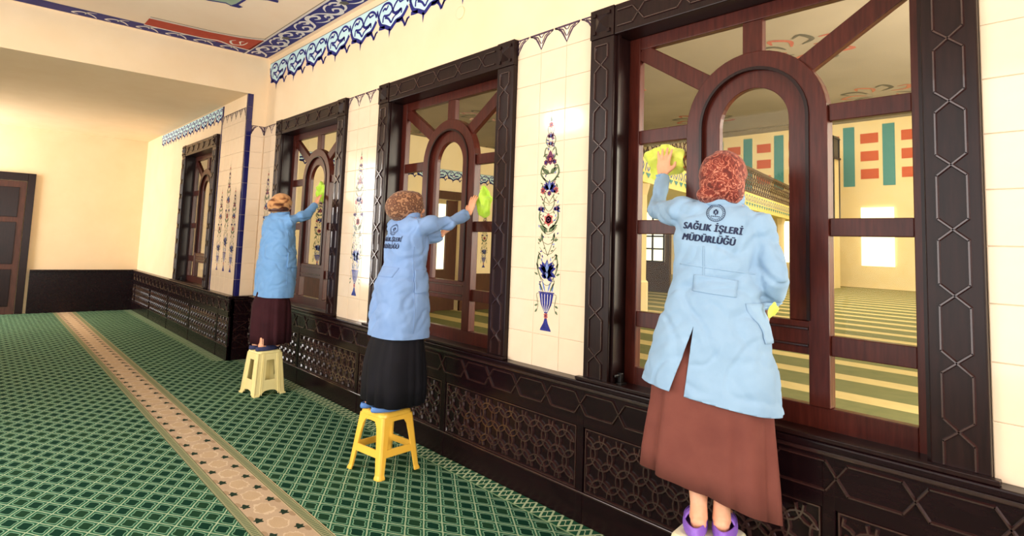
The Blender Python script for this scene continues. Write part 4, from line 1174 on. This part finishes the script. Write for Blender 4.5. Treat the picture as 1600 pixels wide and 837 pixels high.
def make_coat(pr, mat, table, sleeves, hem, seed, slit=None, lift=None, amp=0.006, extra=None):
    """table: torso rings (top to bottom); sleeves: list of (points, radii)"""
    mb = MB(); pr.rings(mb, table, 40, 2.3)
    for pts, rad in sleeves: tube(mb, pts, rad, 20, (0, 1, 0.25))
    if extra: extra(mb)
    me = fuse(mb, 0.0085, 8, 0.5, wrinkle(amp, seed))
    bm = bmesh.new(); bm.from_mesh(me)
    def bis(p, n, clear):
        bmesh.ops.bisect_plane(bm, geom=bm.verts[:]+bm.edges[:]+bm.faces[:], plane_co=p, plane_no=n, clear_outer=clear, dist=1e-5)
    zl, zr, wd = hem         # height of the hem at r = -wd and r = +wd
    n = (pr.U*-1 - pr.R*((zl-zr)/(2*wd)))
    bis(pr.P(0, 0, (zl+zr)/2), n.normalized(), True)
    if slit:
        (rt, zt), (ra, za), (rb, zb) = slit
        def pl(r0, z0, r1, z1):
            d = (pr.P(r1, 0, z1)-pr.P(r0, 0, z0)).normalized(); return d.cross(pr.F).normalized()
        nA, nB = pl(rt, zt, ra, za), pl(rt, zt, rb, zb); top = pr.P(rt, 0, zt)
        sel = lambda: [f_ for f_ in bm.faces if (f_.calc_center_median()-pr.ax).dot(pr.F) < 0.02 and f_.calc_center_median().z < zt+0.02]
        for nn in (nA, nB):
            fs = sel(); ge = set(fs)
            for f_ in fs: ge.update(f_.edges); ge.update(f_.verts)
            bmesh.ops.bisect_plane(bm, geom=list(ge), plane_co=top, plane_no=nn, dist=1e-5)
        mid = pr.P((ra+rb)/2, 0, (za+zb)/2)
        sA = math.copysign(1, (mid-top).dot(nA)); sB = math.copysign(1, (mid-top).dot(nB))
        kill = []
        for f_ in sel():
            c = f_.calc_center_median()
            if c.z < zt and (c-top).dot(nA)*sA > 0 and (c-top).dot(nB)*sB > 0: kill.append(f_)
        bmesh.ops.delete(bm, geom=kill, context='FACES')
        if lift:
            for v in bm.verts:
                q = v.co-pr.ax; r = q.dot(pr.R)
                if (v.co-top).dot(nA)*sA <= 1e-4 and v.co.z < zt and r < rt:
                    t = min(1, (zt-v.co.z)/0.30); v.co += pr.U*(lift[0]*t*t) - pr.F*(lift[1]*t) + pr.R*(lift[2]*t)
    bm.to_mesh(me); bm.free()
    me.polygons.foreach_set('use_smooth', [True]*len(me.polygons)); me.update()
    o = pr.attach(me, 'coat', mat, None, 0.004)
    bv = BVHTree.FromPolygons([v.co.copy() for v in me.vertices], [tuple(p_.vertices) for p_ in me.polygons])
    return o, bv

def cast(bv, p, d, off):
    h = bv.ray_cast(p, d, 1.5)
    if h[0] is None:
        h = bv.find_nearest(p)
    return h[0]-d*off

def cloth_patch(pr, coat, bv, name, mat, origin, right, up, d, w, h, off=0.004, thick=0.003, nx=12, nz=12, shape=None):
    m = MB(); vs = []
    for j in range(nz+1):
        for i in range(nx+1):
            u, v = (i/nx-0.5)*w, (j/nz-0.5)*h
            if shape: u, v = shape(u, v)
            vs.append(cast(bv, origin+right*u+up*v, d, off))
    m.add(vs, [(j*(nx+1)+i, j*(nx+1)+i+1, (j+1)*(nx+1)+i+1, (j+1)*(nx+1)+i) for j in range(nz) for i in range(nx)])
    o = m.build(name, mat, coat, smooth=True)
    s_ = o.modifiers.new('solid', 'SOLIDIFY'); s_.thickness = thick; s_.offset = 0
    return o

def text_mesh(body, size, shear=0.12, bold=0.012):
    c = bpy.data.curves.new('t', 'FONT'); c.body = body; c.size = size; c.align_x = 'CENTER'; c.shear = shear; c.offset = bold*size; c.space_character = 1.12
    o = bpy.data.objects.new('t', c); COL.objects.link(o)
    me = bpy.data.meshes.new_from_object(o.evaluated_get(bpy.context.evaluated_depsgraph_get()))
    bpy.data.objects.remove(o); bpy.data.curves.remove(c)
    bm = bmesh.new(); bm.from_mesh(me); bmesh.ops.triangulate(bm, faces=bm.faces)
    bmesh.ops.subdivide_edges(bm, edges=[e for e in bm.edges if e.calc_length() > 0.012], cuts=2, use_grid_fill=True)
    bm.to_mesh(me); bm.free()
    vs = [v.co.copy() for v in me.vertices]; fs = [tuple(p_.vertices) for p_ in me.polygons]; bpy.data.meshes.remove(me)
    return vs, fs

def print_on(pr, coat, bv, name, origin, right, up, d, shapes):
    m = MB()
    for vs, fs in shapes:
        m.add([cast(bv, origin+right*v[0]+up*v[1], d, 0.0022) for v in vs], fs)
    return m.build(name, 'ink', coat)

def back_print(pr, coat, bv, origin, right, up, d, width=0.26):
    t1 = text_mesh('SAĞLIK İŞLERİ', 0.046, 0.12, 0.0); t2 = text_mesh('MÜDÜRLÜĞÜ', 0.046, 0.12, 0.0)
    w1 = max(v.x for v in t1[0])-min(v.x for v in t1[0]); k = width/w1
    l1 = ([(v.x*k, v.y*0.95) for v in t1[0]], t1[1]); l2 = ([(v.x*k*0.99-0.012, v.y*0.95-0.053) for v in t2[0]], t2[1])
    print_on(pr, coat, bv, 'back_lettering', origin, right, up, d, [([(x+ox, y+oy) for x, y in vs], fs) for vs, fs in (l1, l2) for ox, oy in ((-0.0013, 0), (0.0013, 0), (0, 0.0009), (0, -0.0009), (-0.0026, 0), (0.0026, 0))])
    def ringshape(r0, r1, cx, cy, n=40, a0=0, a1=2*PI):
        vs = []
        for q in range(n+1):
            a = a0+(a1-a0)*q/n; vs += [(cx+r0*math.cos(a), cy+r0*math.sin(a)), (cx+r1*math.cos(a), cy+r1*math.sin(a))]
        return vs, [(2*q, 2*q+1, 2*q+3, 2*q+2) for q in range(n)]
    def disc(cx, cy, rx, ry, n=14): return [(cx+rx*math.cos(2*PI*q/n), cy+ry*math.sin(2*PI*q/n)) for q in range(n)], [tuple(range(n))]
    cy = 0.088; cx = 0.008
    sh = [ringshape(0.0395, 0.0425, cx, cy), ringshape(0.0300, 0.0315, cx, cy)]
    for q in range(26):       # ring of small letter-like ticks
        a = 2*PI*q/26
        sh.append(([(cx+0.033*math.cos(a-0.05), cy+0.033*math.sin(a-0.05)), (cx+0.033*math.cos(a+0.05), cy+0.033*math.sin(a+0.05)), (cx+0.038*math.cos(a+0.04), cy+0.038*math.sin(a+0.04)), (cx+0.038*math.cos(a-0.04), cy+0.038*math.sin(a-0.04))], [(0, 1, 2, 3)]))
    sh.append(disc(cx, cy+0.012, 0.005, 0.005)); sh.append(disc(cx-0.007, cy+0.002, 0.004, 0.010)); sh.append(disc(cx+0.007, cy+0.002, 0.004, 0.010)); sh.append(disc(cx, cy-0.008, 0.003, 0.006))
    for q in range(5): sh.append(disc(cx-0.016+0.008*q, cy-0.018, 0.003, 0.003, 8))
    print_on(pr, coat, bv, 'back_emblem', origin, right, up, d, sh)

def make_skirt(pr, mat, table, hem_dz, folds_n, depth, seed):
    mb = MB(); n = 120; vs = []; N = len(table); zb = table[-1][0]; zt = table[0][0]
    for (z, cr, cf, a, b) in table:
        t_ = (zt-z)/(zt-zb)
        for k in range(n):
            t = 2*PI*k/n; c, q = math.cos(t), math.sin(t)
            w = noise.noise(Vector((math.cos(t)*folds_n, math.sin(t)*folds_n, seed+z*0.35)))
            g = 1 + depth*t_*(w*1.6) + depth*t_*(abs(math.sin(folds_n*2.2*t+seed+2.5*w))-0.6)
            x = a*math.copysign(abs(c)**0.9, c)*g; y = b*math.copysign(abs(q)**0.9, q)*g
            dz = hem_dz(c, q)*max(0, (t_-0.3)/0.7)**1.5
            vs.append(pr.P(cr+x, cf+y, z+dz))
    mb.add(vs, [(j*n+k, (j+1)*n+k, (j+1)*n+(k+1) % n, j*n+(k+1) % n) for j in range(N-1) for k in range(n)])
    o = mb.build('skirt', mat, pr.root, smooth=True); o.location = -pr.root.location
    s_ = o.modifiers.new('solid', 'SOLIDIFY'); s_.thickness = 0.004; s_.offset = -1
    return o

def slipper(pr, mat, heel, d, L, z, label=None, wall=0.045):
    """clog with a low wall round the heel and a covered toe"""
    d = Vector(d).normalized(); X = Vector((d.y, -d.x, 0)); heel = Vector(heel); heel.z = z
    def outline(s_, n=32):
        P = []
        for k in range(n):
            a = 2*PI*k/n; c = math.cos(a); q = math.sin(a)
            w = 0.040+0.010*(1-c)/2*0 + 0.008*max(0, -c*-1)*0
            lx = L/2+L/2*c; wid = 0.043+0.010*math.sin(min(1, lx/L)*PI*0.75)
            P.append((lx, wid*q*s_))
        return P
    m = MB(); n = 32; vs = []
    lv = [(1.0, 0.0), (1.04, 0.008), (1.04, 0.022), (1.0, 0.03), (0.97, wall), (0.90, wall+0.002), (0.86, wall-0.006), (0.84, 0.02)]
    for s_, h in lv:
        for lx, ly in outline(s_):
            t = lx/L; hh = h
            if h > 0.025: hh = h*(1.0+0.0*t)
            cx = (lx-L/2)*(s_ if s_ > 0.99 else s_+0.04)+L/2
            vs.append(heel+d*(cx)+X*ly+Vector((0, 0, hh)))
    m.add(vs, [(j*n+k, j*n+(k+1) % n, (j+1)*n+(k+1) % n, (j+1)*n+k) for j in range(len(lv)-1) for k in range(n)] + [tuple(range((len(lv)-1)*n, len(lv)*n)), tuple(range(n))[::-1]])
    o = m.build('slipper', mat, pr.root, smooth=True); o.location = -pr.root.location
    t = MB(); vs = []; nn = 12
    for j in range(7):
        u = j/6; lx = L*(0.36+0.63*u); w = (0.043+0.010*math.sin(min(1, lx/L)*PI*0.75))*math.sqrt(max(0.02, 1-max(0, (u-0.35)/0.68)**2)); hgt = 0.082*(1-0.62*u*u)
        for k in range(nn+1):
            a = PI*k/nn; vs.append(heel+d*lx+X*(w*math.cos(a))+Vector((0, 0, 0.018+(hgt-0.018)*math.sin(a))))
    t.add(vs, [(j*(nn+1)+k, (j+1)*(nn+1)+k, (j+1)*(nn+1)+k+1, j*(nn+1)+k+1) for j in range(6) for k in range(nn)])
    q = t.build('toe_cap', mat, o, smooth=True)
    s_ = q.modifiers.new('solid', 'SOLIDIFY'); s_.thickness = 0.006; s_.offset = -1
    return o

def rag(name, label, c, n_, up, w, h, thick, seed, mat='neon_cloth'):
    """bunched cleaning cloth pressed on a pane; n_ points away from the glass"""
    c = Vector(c); n_ = Vector(n_).normalized(); up = Vector(up).normalized(); x = up.cross(n_)
    mb = MB(); ball(mb, c, w/2, thick, h/2, (x, n_, up), 64, 48)
    me = bpy.data.meshes.new(name); 
    vs = []
    for v in mb.v:
        v = Vector(v); q = v-c; u_, t_, z_ = q.dot(x), q.dot(n_), q.dot(up)
        s1 = noise.noise(Vector((u_*13+seed, z_*13, seed))); s2 = 1-3.2*abs(noise.noise(Vector((u_*15+z_*8, z_*11-u_*6, seed*2)))); s3 = noise.noise(Vector((u_*45, z_*45, seed)))
        s2 = max(-1.0, s2)
        k = 1+0.42*noise.noise(Vector((u_/w*2.6+seed, z_/h*2.6, 3.0)))
        vs.append(tuple(c+x*(u_*k+0.014*s1)+up*(z_*k+0.012*s1)+n_*(max(t_, -thick*0.6)*(0.8+0.5*s1)+thick*0.85*s2+thick*0.15*s3)))
    me.from_pydata(vs, [], mb.f); me.materials.append(MATS[mat])
    me.polygons.foreach_set('use_smooth', [True]*len(me.polygons)); me.update()
    o = link(name, me); o['label'] = label; o['category'] = 'cloth'; o['group'] = 'cleaning cloths'
    return o
def circle_band(mb, pr, c, a, b, tilt, h, t=0.008, n=36, gap=0.0):
    pts = []
    for k in range(n+1):
        th = gap+(2*PI-2*gap)*k/n+PI/2
        r, f = a*math.cos(th), b*math.sin(th)
        pts.append(c+pr.R*r+pr.F*f+pr.U*(tilt*f))
    tube(mb, pts, [(t, h/2)]*(n+1), 10, (0, 0, 1))

# ---- woman nearest the camera
W3 = Person('person', 'person in rust patterned headscarf and long pale blue coat, brown skirt, purple slippers', (-1.47, -0.306), 27, 0.43)
pr = W3
t3 = [(1.925, 0.015, 0.07, 0.06, 0.06), (1.895, 0.012, 0.065, 0.105, 0.085), (1.862, 0.005, 0.055, 0.160, 0.105), (1.81, 0.0, 0.045, 0.196, 0.125), (1.71, -0.005, 0.035, 0.20, 0.135),
      (1.62, -0.006, 0.025, 0.194, 0.130), (1.54, -0.010, 0.015, 0.202, 0.132), (1.42, -0.02, 0.0, 0.222, 0.150), (1.27, -0.022, -0.01, 0.262, 0.180), (1.10, -0.022, 0.0, 0.294, 0.195), (0.85, -0.02, 0.0, 0.315, 0.208)]
shL = pr.P(-0.17, 0.06, 1.835); elL = Vector((-1.955, -0.09, 1.872)); wrL = Vector((-2.006, 0.030, 2.083))
shR = pr.P(0.19, 0.035, 1.79); elR = pr.P(0.256, -0.03, 1.535); wrR = pr.P(0.222, 0.10, 1.415)
hipc = lambda s_, f, z: pr.P(s_, f, z)
make_body(pr, dict(torso=[t for t in t3 if t[0] > 1.0][1:], head=pr.P(0.021, 0.07, 2.005), neck=pr.P(0.015, 0.06, 1.90), look=pr.F*0.9-pr.R*0.45,
    arms=[(shL, elL, wrL), (shR, elR, wrR)],
    hands=[(wrL, (-0.06, 0.20, 0.97), (0.35, -1, 0.1), 1, 0.16, 0.06), (wrR, pr.F*0.8-pr.U*0.6, pr.R, -1, 0.05, 0.2)],
    legs=[(pr.P(-0.10, 0, 1.18), pr.P(-0.085, 0.03, 0.86), pr.P(-0.068, -0.11, 0.515), pr.P(-0.078, 0.07, 0.468)), (pr.P(0.09, 0, 1.18), pr.P(0.055, 0.03, 0.86), pr.P(0.028, -0.095, 0.515), pr.P(0.035, 0.085, 0.468))]))
sl3 = [([pr.P(-0.09, 0.05, 1.80), shL, shL.lerp(elL, 0.5), elL, elL.lerp(wrL, 0.5), wrL+(wrL-elL).normalized()*0.0], [0.085, 0.080, 0.068, 0.060, 0.054, 0.047]),
       ([pr.P(0.10, 0.04, 1.78), shR, shR.lerp(elR, 0.5)+pr.R*0.01, elR, elR.lerp(wrR, 0.5), wrR], [0.085, 0.078, 0.066, 0.066, 0.062, 0.050])]
coat3, bv3 = make_coat(pr, 'coat_pale', t3, sl3, (1.035, 0.945, 0.3), 1.0, slit=((-0.092, 1.32), (-0.196, 0.97), (-0.142, 0.92)), lift=(0.01, 0.012, -0.012), amp=0.0145)
mb = MB(); circle_band(mb, pr, pr.P(0.014, 0.055, 1.905), 0.098, 0.088, 0.15, 0.050, 0.009, gap=0.25); mb.build('collar', 'coat_pale', coat3, smooth=True)
rt = (pr.R-pr.U*0.10).normalized(); up = (pr.U+pr.R*0.10).normalized()
back_print(pr, coat3, bv3, pr.P(-0.022, -0.5, 1.745), rt, up, pr.F, 0.262)
cloth_patch(pr, coat3, bv3, 'back_belt', 'coat_pale', pr.P(-0.005, -0.5, 1.50), rt, up, pr.F, 0.19, 0.075, 0.003)
cloth_patch(pr, coat3, bv3, 'pocket', 'coat_pale', pr.P(0.6, -0.04, 1.345), pr.F, pr.U, -pr.R, 0.15, 0.17, 0.006, 0.004)
cloth_patch(pr, coat3, bv3, 'back_seam', 'coat_pale', pr.P(-0.055, -0.5, 1.605), pr.R, pr.U, pr.F, 0.006, 0.14, 0.0015, 0.002, 2, 24)
cloth_patch(pr, coat3, bv3, 'yoke_seam', 'coat_pale', pr.P(0.0, -0.5, 1.575), rt, up, pr.F, 0.33, 0.006, 0.0012, 0.002, 24, 2)
make_skirt(pr, 'skirt_brown', [(1.35, -0.02, 0.0, 0.20, 0.13), (1.10, -0.025, 0.0, 0.265, 0.172), (0.95, -0.03, 0.0, 0.27, 0.18), (0.80, -0.035, 0.0, 0.285, 0.195), (0.68, -0.038, 0.0, 0.295, 0.20), (0.575, -0.04, 0.0, 0.298, 0.205)],
           lambda c, q: -0.085*c + (0.035 if q < 0 else 0.0)*abs(q), 2.2, 0.11, 3.3)
mb = MB(); ball(mb, pr.P(0.021, 0.055, 2.022), 0.107, 0.125, 0.116, pr.fr, 32, 20); ball(mb, pr.P(0.016, 0.03, 1.965), 0.104, 0.115, 0.09, pr.fr, 24, 16); ball(mb, pr.P(-0.03, -0.005, 1.925), 0.066, 0.06, 0.045, pr.fr); ball(mb, pr.P(0.062, 0.0, 1.92), 0.052, 0.06, 0.045, pr.fr)
def scarf_disp(seed, amp):
    def f(co, nn):
        p = co*1.0; w = 1-2.2*abs(noise.noise(Vector((p.x*16+p.z*5+seed, p.y*16, p.z*11))))
        return nn*(amp*max(-0.6, w)*0.9+amp*0.8*noise.noise(p*9+Vector((seed, 0, 0))))
    return f
pr.attach(fuse(mb, 0.006, 4, 0.4, scarf_disp(2.0, 0.006)), 'headscarf', 'scarf_rust')
for hl, dz in ((pr.P(-0.076, -0.205, 0), -0.06), (pr.P(0.034, -0.19, 0), 0.04)):
    slipper(pr, 'purple_rubber', hl, pr.F+pr.R*dz, 0.265, 0.43)
rag('cleaning_cloth', 'yellow cleaning cloth under the raised hand of the woman in the brown skirt', (-2.052, 0.122, 2.178), (0.1, -1, 0), (0, 0, 1), 0.25, 0.21, 0.020, 1.3, 'neon_cloth_yellow')
g = rag('cleaning_cloth', 'small end of yellow cloth sticking out of the pale blue coat pocket', pr.P(0.232, -0.085, 1.405), -pr.F+pr.R*0.4, (0, 0, 1), 0.035, 0.06, 0.010, 4.1, 'neon_cloth_yellow')

# ---- woman on the yellow stool
W2 = Person('person', 'person in leopard patterned headscarf and blue coat standing on the yellow stool', (-3.965, -0.477), 0, 0.43)
pr = W2
t2 = [(1.865, 0, 0.03, 0.062, 0.062), (1.835, 0, 0.028, 0.115, 0.085), (1.80, 0, 0.026, 0.165, 0.105), (1.74, 0, 0.026, 0.195, 0.128), (1.66, 0, 0.026, 0.196, 0.140), (1.56, 0, 0.022, 0.190, 0.144),
      (1.46, 0, 0.016, 0.194, 0.150), (1.33, 0, 0.0, 0.215, 0.188), (1.13, 0, -0.008, 0.235, 0.205), (0.96, 0, 0.0, 0.238, 0.208), (0.82, 0, 0.0, 0.24, 0.21)]
shR = pr.P(0.175, 0.03, 1.765); wrR = Vector((-3.775, -0.005, 1.892)); elR = pr.P(0.232, 0.25, 1.800)
shL = pr.P(-0.175, 0.03, 1.765); elL = pr.P(-0.16, 0.21, 1.655); wrL = Vector((-4.02, -0.085, 1.715))
make_body(pr, dict(torso=[t for t in t2 if t[0] > 1.0][1:], head=pr.P(0.0, 0.052, 1.905), neck=pr.P(0, 0.03, 1.85), look=Vector((0.10, 1, 0.03)),
    arms=[(shR, elR, wrR), (shL, elL, wrL)],
    hands=[(wrR, (-0.18, 0.42, 0.88), (0.1, -1, 0.35), -1, 0.15, 0.08), (wrL, (0, 0.5, 0.86), (0, -1, 0.3), 1, 0.1, 0.1)],
    legs=[(pr.P(-0.09, 0, 1.15), pr.P(-0.085, 0.0, 0.84), pr.P(-0.085, -0.15, 0.515), pr.P(-0.09, 0.03, 0.468)), (pr.P(0.09, 0, 1.15), pr.P(0.07, 0.0, 0.84), pr.P(0.055, -0.145, 0.515), pr.P(0.06, 0.035, 0.468))]))
sl2 = [([pr.P(0.09, 0.03, 1.74), shR, shR.lerp(elR, 0.5), elR, elR.lerp(wrR, 0.55), wrR-(wrR-elR).normalized()*0.03], [0.085, 0.080, 0.072, 0.064, 0.058, 0.052]),
       ([pr.P(-0.09, 0.03, 1.74), shL, shL.lerp(elL, 0.5), elL, elL.lerp(wrL, 0.5), wrL], [0.085, 0.080, 0.068, 0.062, 0.056, 0.050])]
coat2, bv2 = make_coat(pr, 'coat_mid', t2, sl2, (0.945, 0.945, 0.3), 5.0, amp=0.0145)
mb = MB(); circle_band(mb, pr, pr.P(0, 0.028, 1.845), 0.092, 0.082, 0.15, 0.045, 0.009, gap=0.25); mb.build('collar', 'coat_mid', coat2, smooth=True)
back_print(pr, coat2, bv2, pr.P(0.0, -0.5, 1.645), pr.R, pr.U, pr.F, 0.25)
cloth_patch(pr, coat2, bv2, 'pocket', 'coat_mid', pr.P(0.6, 0.06, 1.36), pr.F, pr.U, -pr.R, 0.15, 0.17, 0.006, 0.004)
cloth_patch(pr, coat2, bv2, 'back_belt', 'coat_mid', pr.P(0.02, -0.5, 1.42), pr.R, pr.U, pr.F, 0.2, 0.07, 0.003)
cloth_patch(pr, coat2, bv2, 'side_seam', 'coat_mid', pr.P(0.6, -0.02, 1.3), pr.F, pr.U, -pr.R, 0.006, 0.62, 0.0012, 0.002, 2, 40)
make_skirt(pr, 'skirt_black', [(1.3, 0, 0, 0.16, 0.13), (1.05, 0, -0.005, 0.185, 0.16), (0.93, 0, -0.008, 0.20, 0.178), (0.88, 0, -0.015, 0.21, 0.19), (0.75, 0, -0.02, 0.225, 0.21), (0.62, 0, -0.016, 0.232, 0.218), (0.478, 0, -0.018, 0.232, 0.21)], lambda c, q: -0.01*c, 2.6, 0.085, 9.1)
mb = MB(); ball(mb, pr.P(0, 0.03, 1.925), 0.104, 0.118, 0.112, pr.fr, 32, 20); ball(mb, pr.P(0, -0.008, 1.922), 0.108, 0.13, 0.113, pr.fr, 32, 20); ball(mb, pr.P(0, -0.045, 1.902), 0.100, 0.118, 0.106, pr.fr, 24, 16); ball(mb, pr.P(0, 0.02, 1.865), 0.085, 0.085, 0.06, pr.fr, 24, 16); ball(mb, pr.P(0, 0.075, 1.975), 0.088, 0.062, 0.055, pr.fr)
pr.attach(fuse(mb, 0.006, 4, 0.4, scarf_disp(5.0, 0.0035)), 'headscarf', 'scarf_leopard')
for hl, dz in ((pr.P(-0.088, -0.232, 0), -0.05), (pr.P(0.058, -0.227, 0), 0.05)): slipper(pr, 'blue_rubber', hl, pr.F+pr.R*dz, 0.245, 0.43, wall=0.035)
rag('cleaning_cloth', 'lime cleaning cloth hanging under the hand of the woman on the yellow stool', (-3.725, 0.105, 1.985), (0.15, -1, 0), (0, 0, 1), 0.16, 0.25, 0.022, 2.7)

# ---- woman furthest away
W1 = Person('person', 'person in tan headscarf and blue coat with maroon skirt on the cream stool', (-6.69, -0.447), 18, 0.455)
pr = W1
t1 = [(1.93, 0, 0.06, 0.062, 0.062), (1.90, 0, 0.06, 0.115, 0.09), (1.865, 0, 0.06, 0.165, 0.115), (1.80, 0, 0.058, 0.19, 0.138), (1.70, 0, 0.056, 0.192, 0.152), (1.55, 0, 0.055, 0.195, 0.170), (1.42, 0, 0.055, 0.205, 0.188), (1.26, 0, 0.055, 0.218, 0.206), (1.10, 0, 0.05, 0.222, 0.20), (0.85, 0, 0.04, 0.225, 0.19)]
shR = pr.P(0.175, 0.07, 1.84); wrR = Vector((-6.66, -0.015, 2.025)); elR = Vector((-6.56, -0.15, 1.905))
shL = pr.P(-0.175, 0.06, 1.83); elL = pr.P(-0.235, 0.07, 1.56); wrL = pr.P(-0.21, 0.20, 1.38)
make_body(pr, dict(torso=[t for t in t1 if t[0] > 1.0][1:], head=pr.P(0, 0.07, 1.995), neck=pr.P(0, 0.06, 1.92), look=pr.F,
    arms=[(shR, elR, wrR), (shL, elL, wrL)],
    hands=[(wrR, (-0.45, 0.45, 0.8), (0.2, -1, 0.3), -1, 0.12, 0.1), (wrL, (0, 0.6, -0.8), -pr.R, 1, 0.05, 0.2)],
    legs=[(pr.P(-0.04, 0.02, 1.2), pr.P(-0.02, -0.02, 0.86), pr.P(0.005, -0.13, 0.54), pr.P(0.0, 0.06, 0.493)), (pr.P(0.12, 0.02, 1.2), pr.P(0.13, -0.02, 0.86), pr.P(0.13, -0.15, 0.54), pr.P(0.14, 0.04, 0.493))]))
sl1 = [([pr.P(0.09, 0.06, 1.82), shR, shR.lerp(elR, 0.5), elR, elR.lerp(wrR, 0.55), wrR], [0.085, 0.078, 0.068, 0.060, 0.054, 0.048]),
       ([pr.P(-0.09, 0.06, 1.80), shL, shL.lerp(elL, 0.5), elL, elL.lerp(wrL, 0.5), wrL], [0.085, 0.078, 0.066, 0.062, 0.055, 0.048])]
coat1, bv1 = make_coat(pr, 'coat_deep', t1, sl1, (1.01, 0.99, 0.3), 9.0, amp=0.0145)
mb = MB(); circle_band(mb, pr, pr.P(0, 0.06, 1.905), 0.094, 0.086, 0.12, 0.045, 0.009, gap=0.25); mb.build('collar', 'coat_deep', coat1, smooth=True)
cloth_patch(pr, coat1, bv1, 'pocket', 'coat_deep', pr.P(0.6, 0.10, 1.40), pr.F, pr.U, -pr.R, 0.15, 0.17, 0.006, 0.004)
cloth_patch(pr, coat1, bv1, 'side_seam', 'coat_deep', pr.P(0.6, 0.03, 1.4), pr.F, pr.U, -pr.R, 0.006, 0.6, 0.0012, 0.002, 2, 40)
make_skirt(pr, 'skirt_maroon', [(1.3, 0, 0.04, 0.15, 0.13), (1.1, 0.0, 0.035, 0.17, 0.15), (0.98, 0.01, 0.02, 0.18, 0.165), (0.92, 0.02, 0.01, 0.195, 0.185), (0.75, 0.04, 0.0, 0.20, 0.195), (0.62, 0.05, -0.005, 0.20, 0.195), (0.515, 0.06, -0.01, 0.20, 0.19)], lambda c, q: 0.0, 2.8, 0.10, 14.7)
mb = MB(); ball(mb, pr.P(0, 0.06, 2.025), 0.102, 0.115, 0.105, pr.fr, 32, 20); ball(mb, pr.P(0, -0.01, 1.99), 0.088, 0.085, 0.085, pr.fr, 24, 16)
sc = pr.attach(fuse(mb, 0.006, 4, 0.4, scarf_disp(8.0, 0.006)), 'headscarf', 'scarf_tan')
mb = MB(); circle_band(mb, pr, pr.P(0, 0.03, 1.955), 0.088, 0.108, 0.10, 0.05, 0.010); mb.build('scarf_band', 'dark_door', sc, smooth=True)['label'] = 'dark brown lower band of the headscarf'
for hl, dz in ((pr.P(0.0, -0.212, 0), -0.05), (pr.P(0.13, -0.232, 0), 0.05)): slipper(pr, 'navy_cloth_shoe', hl, pr.F+pr.R*dz, 0.25, 0.455, wall=0.04)
rag('cleaning_cloth', 'bright lime cleaning cloth held up on the furthest window', (-6.80, 0.118, 2.19), (0.25, -1, 0), (0.05, 0, 1), 0.23, 0.26, 0.022, 6.2)
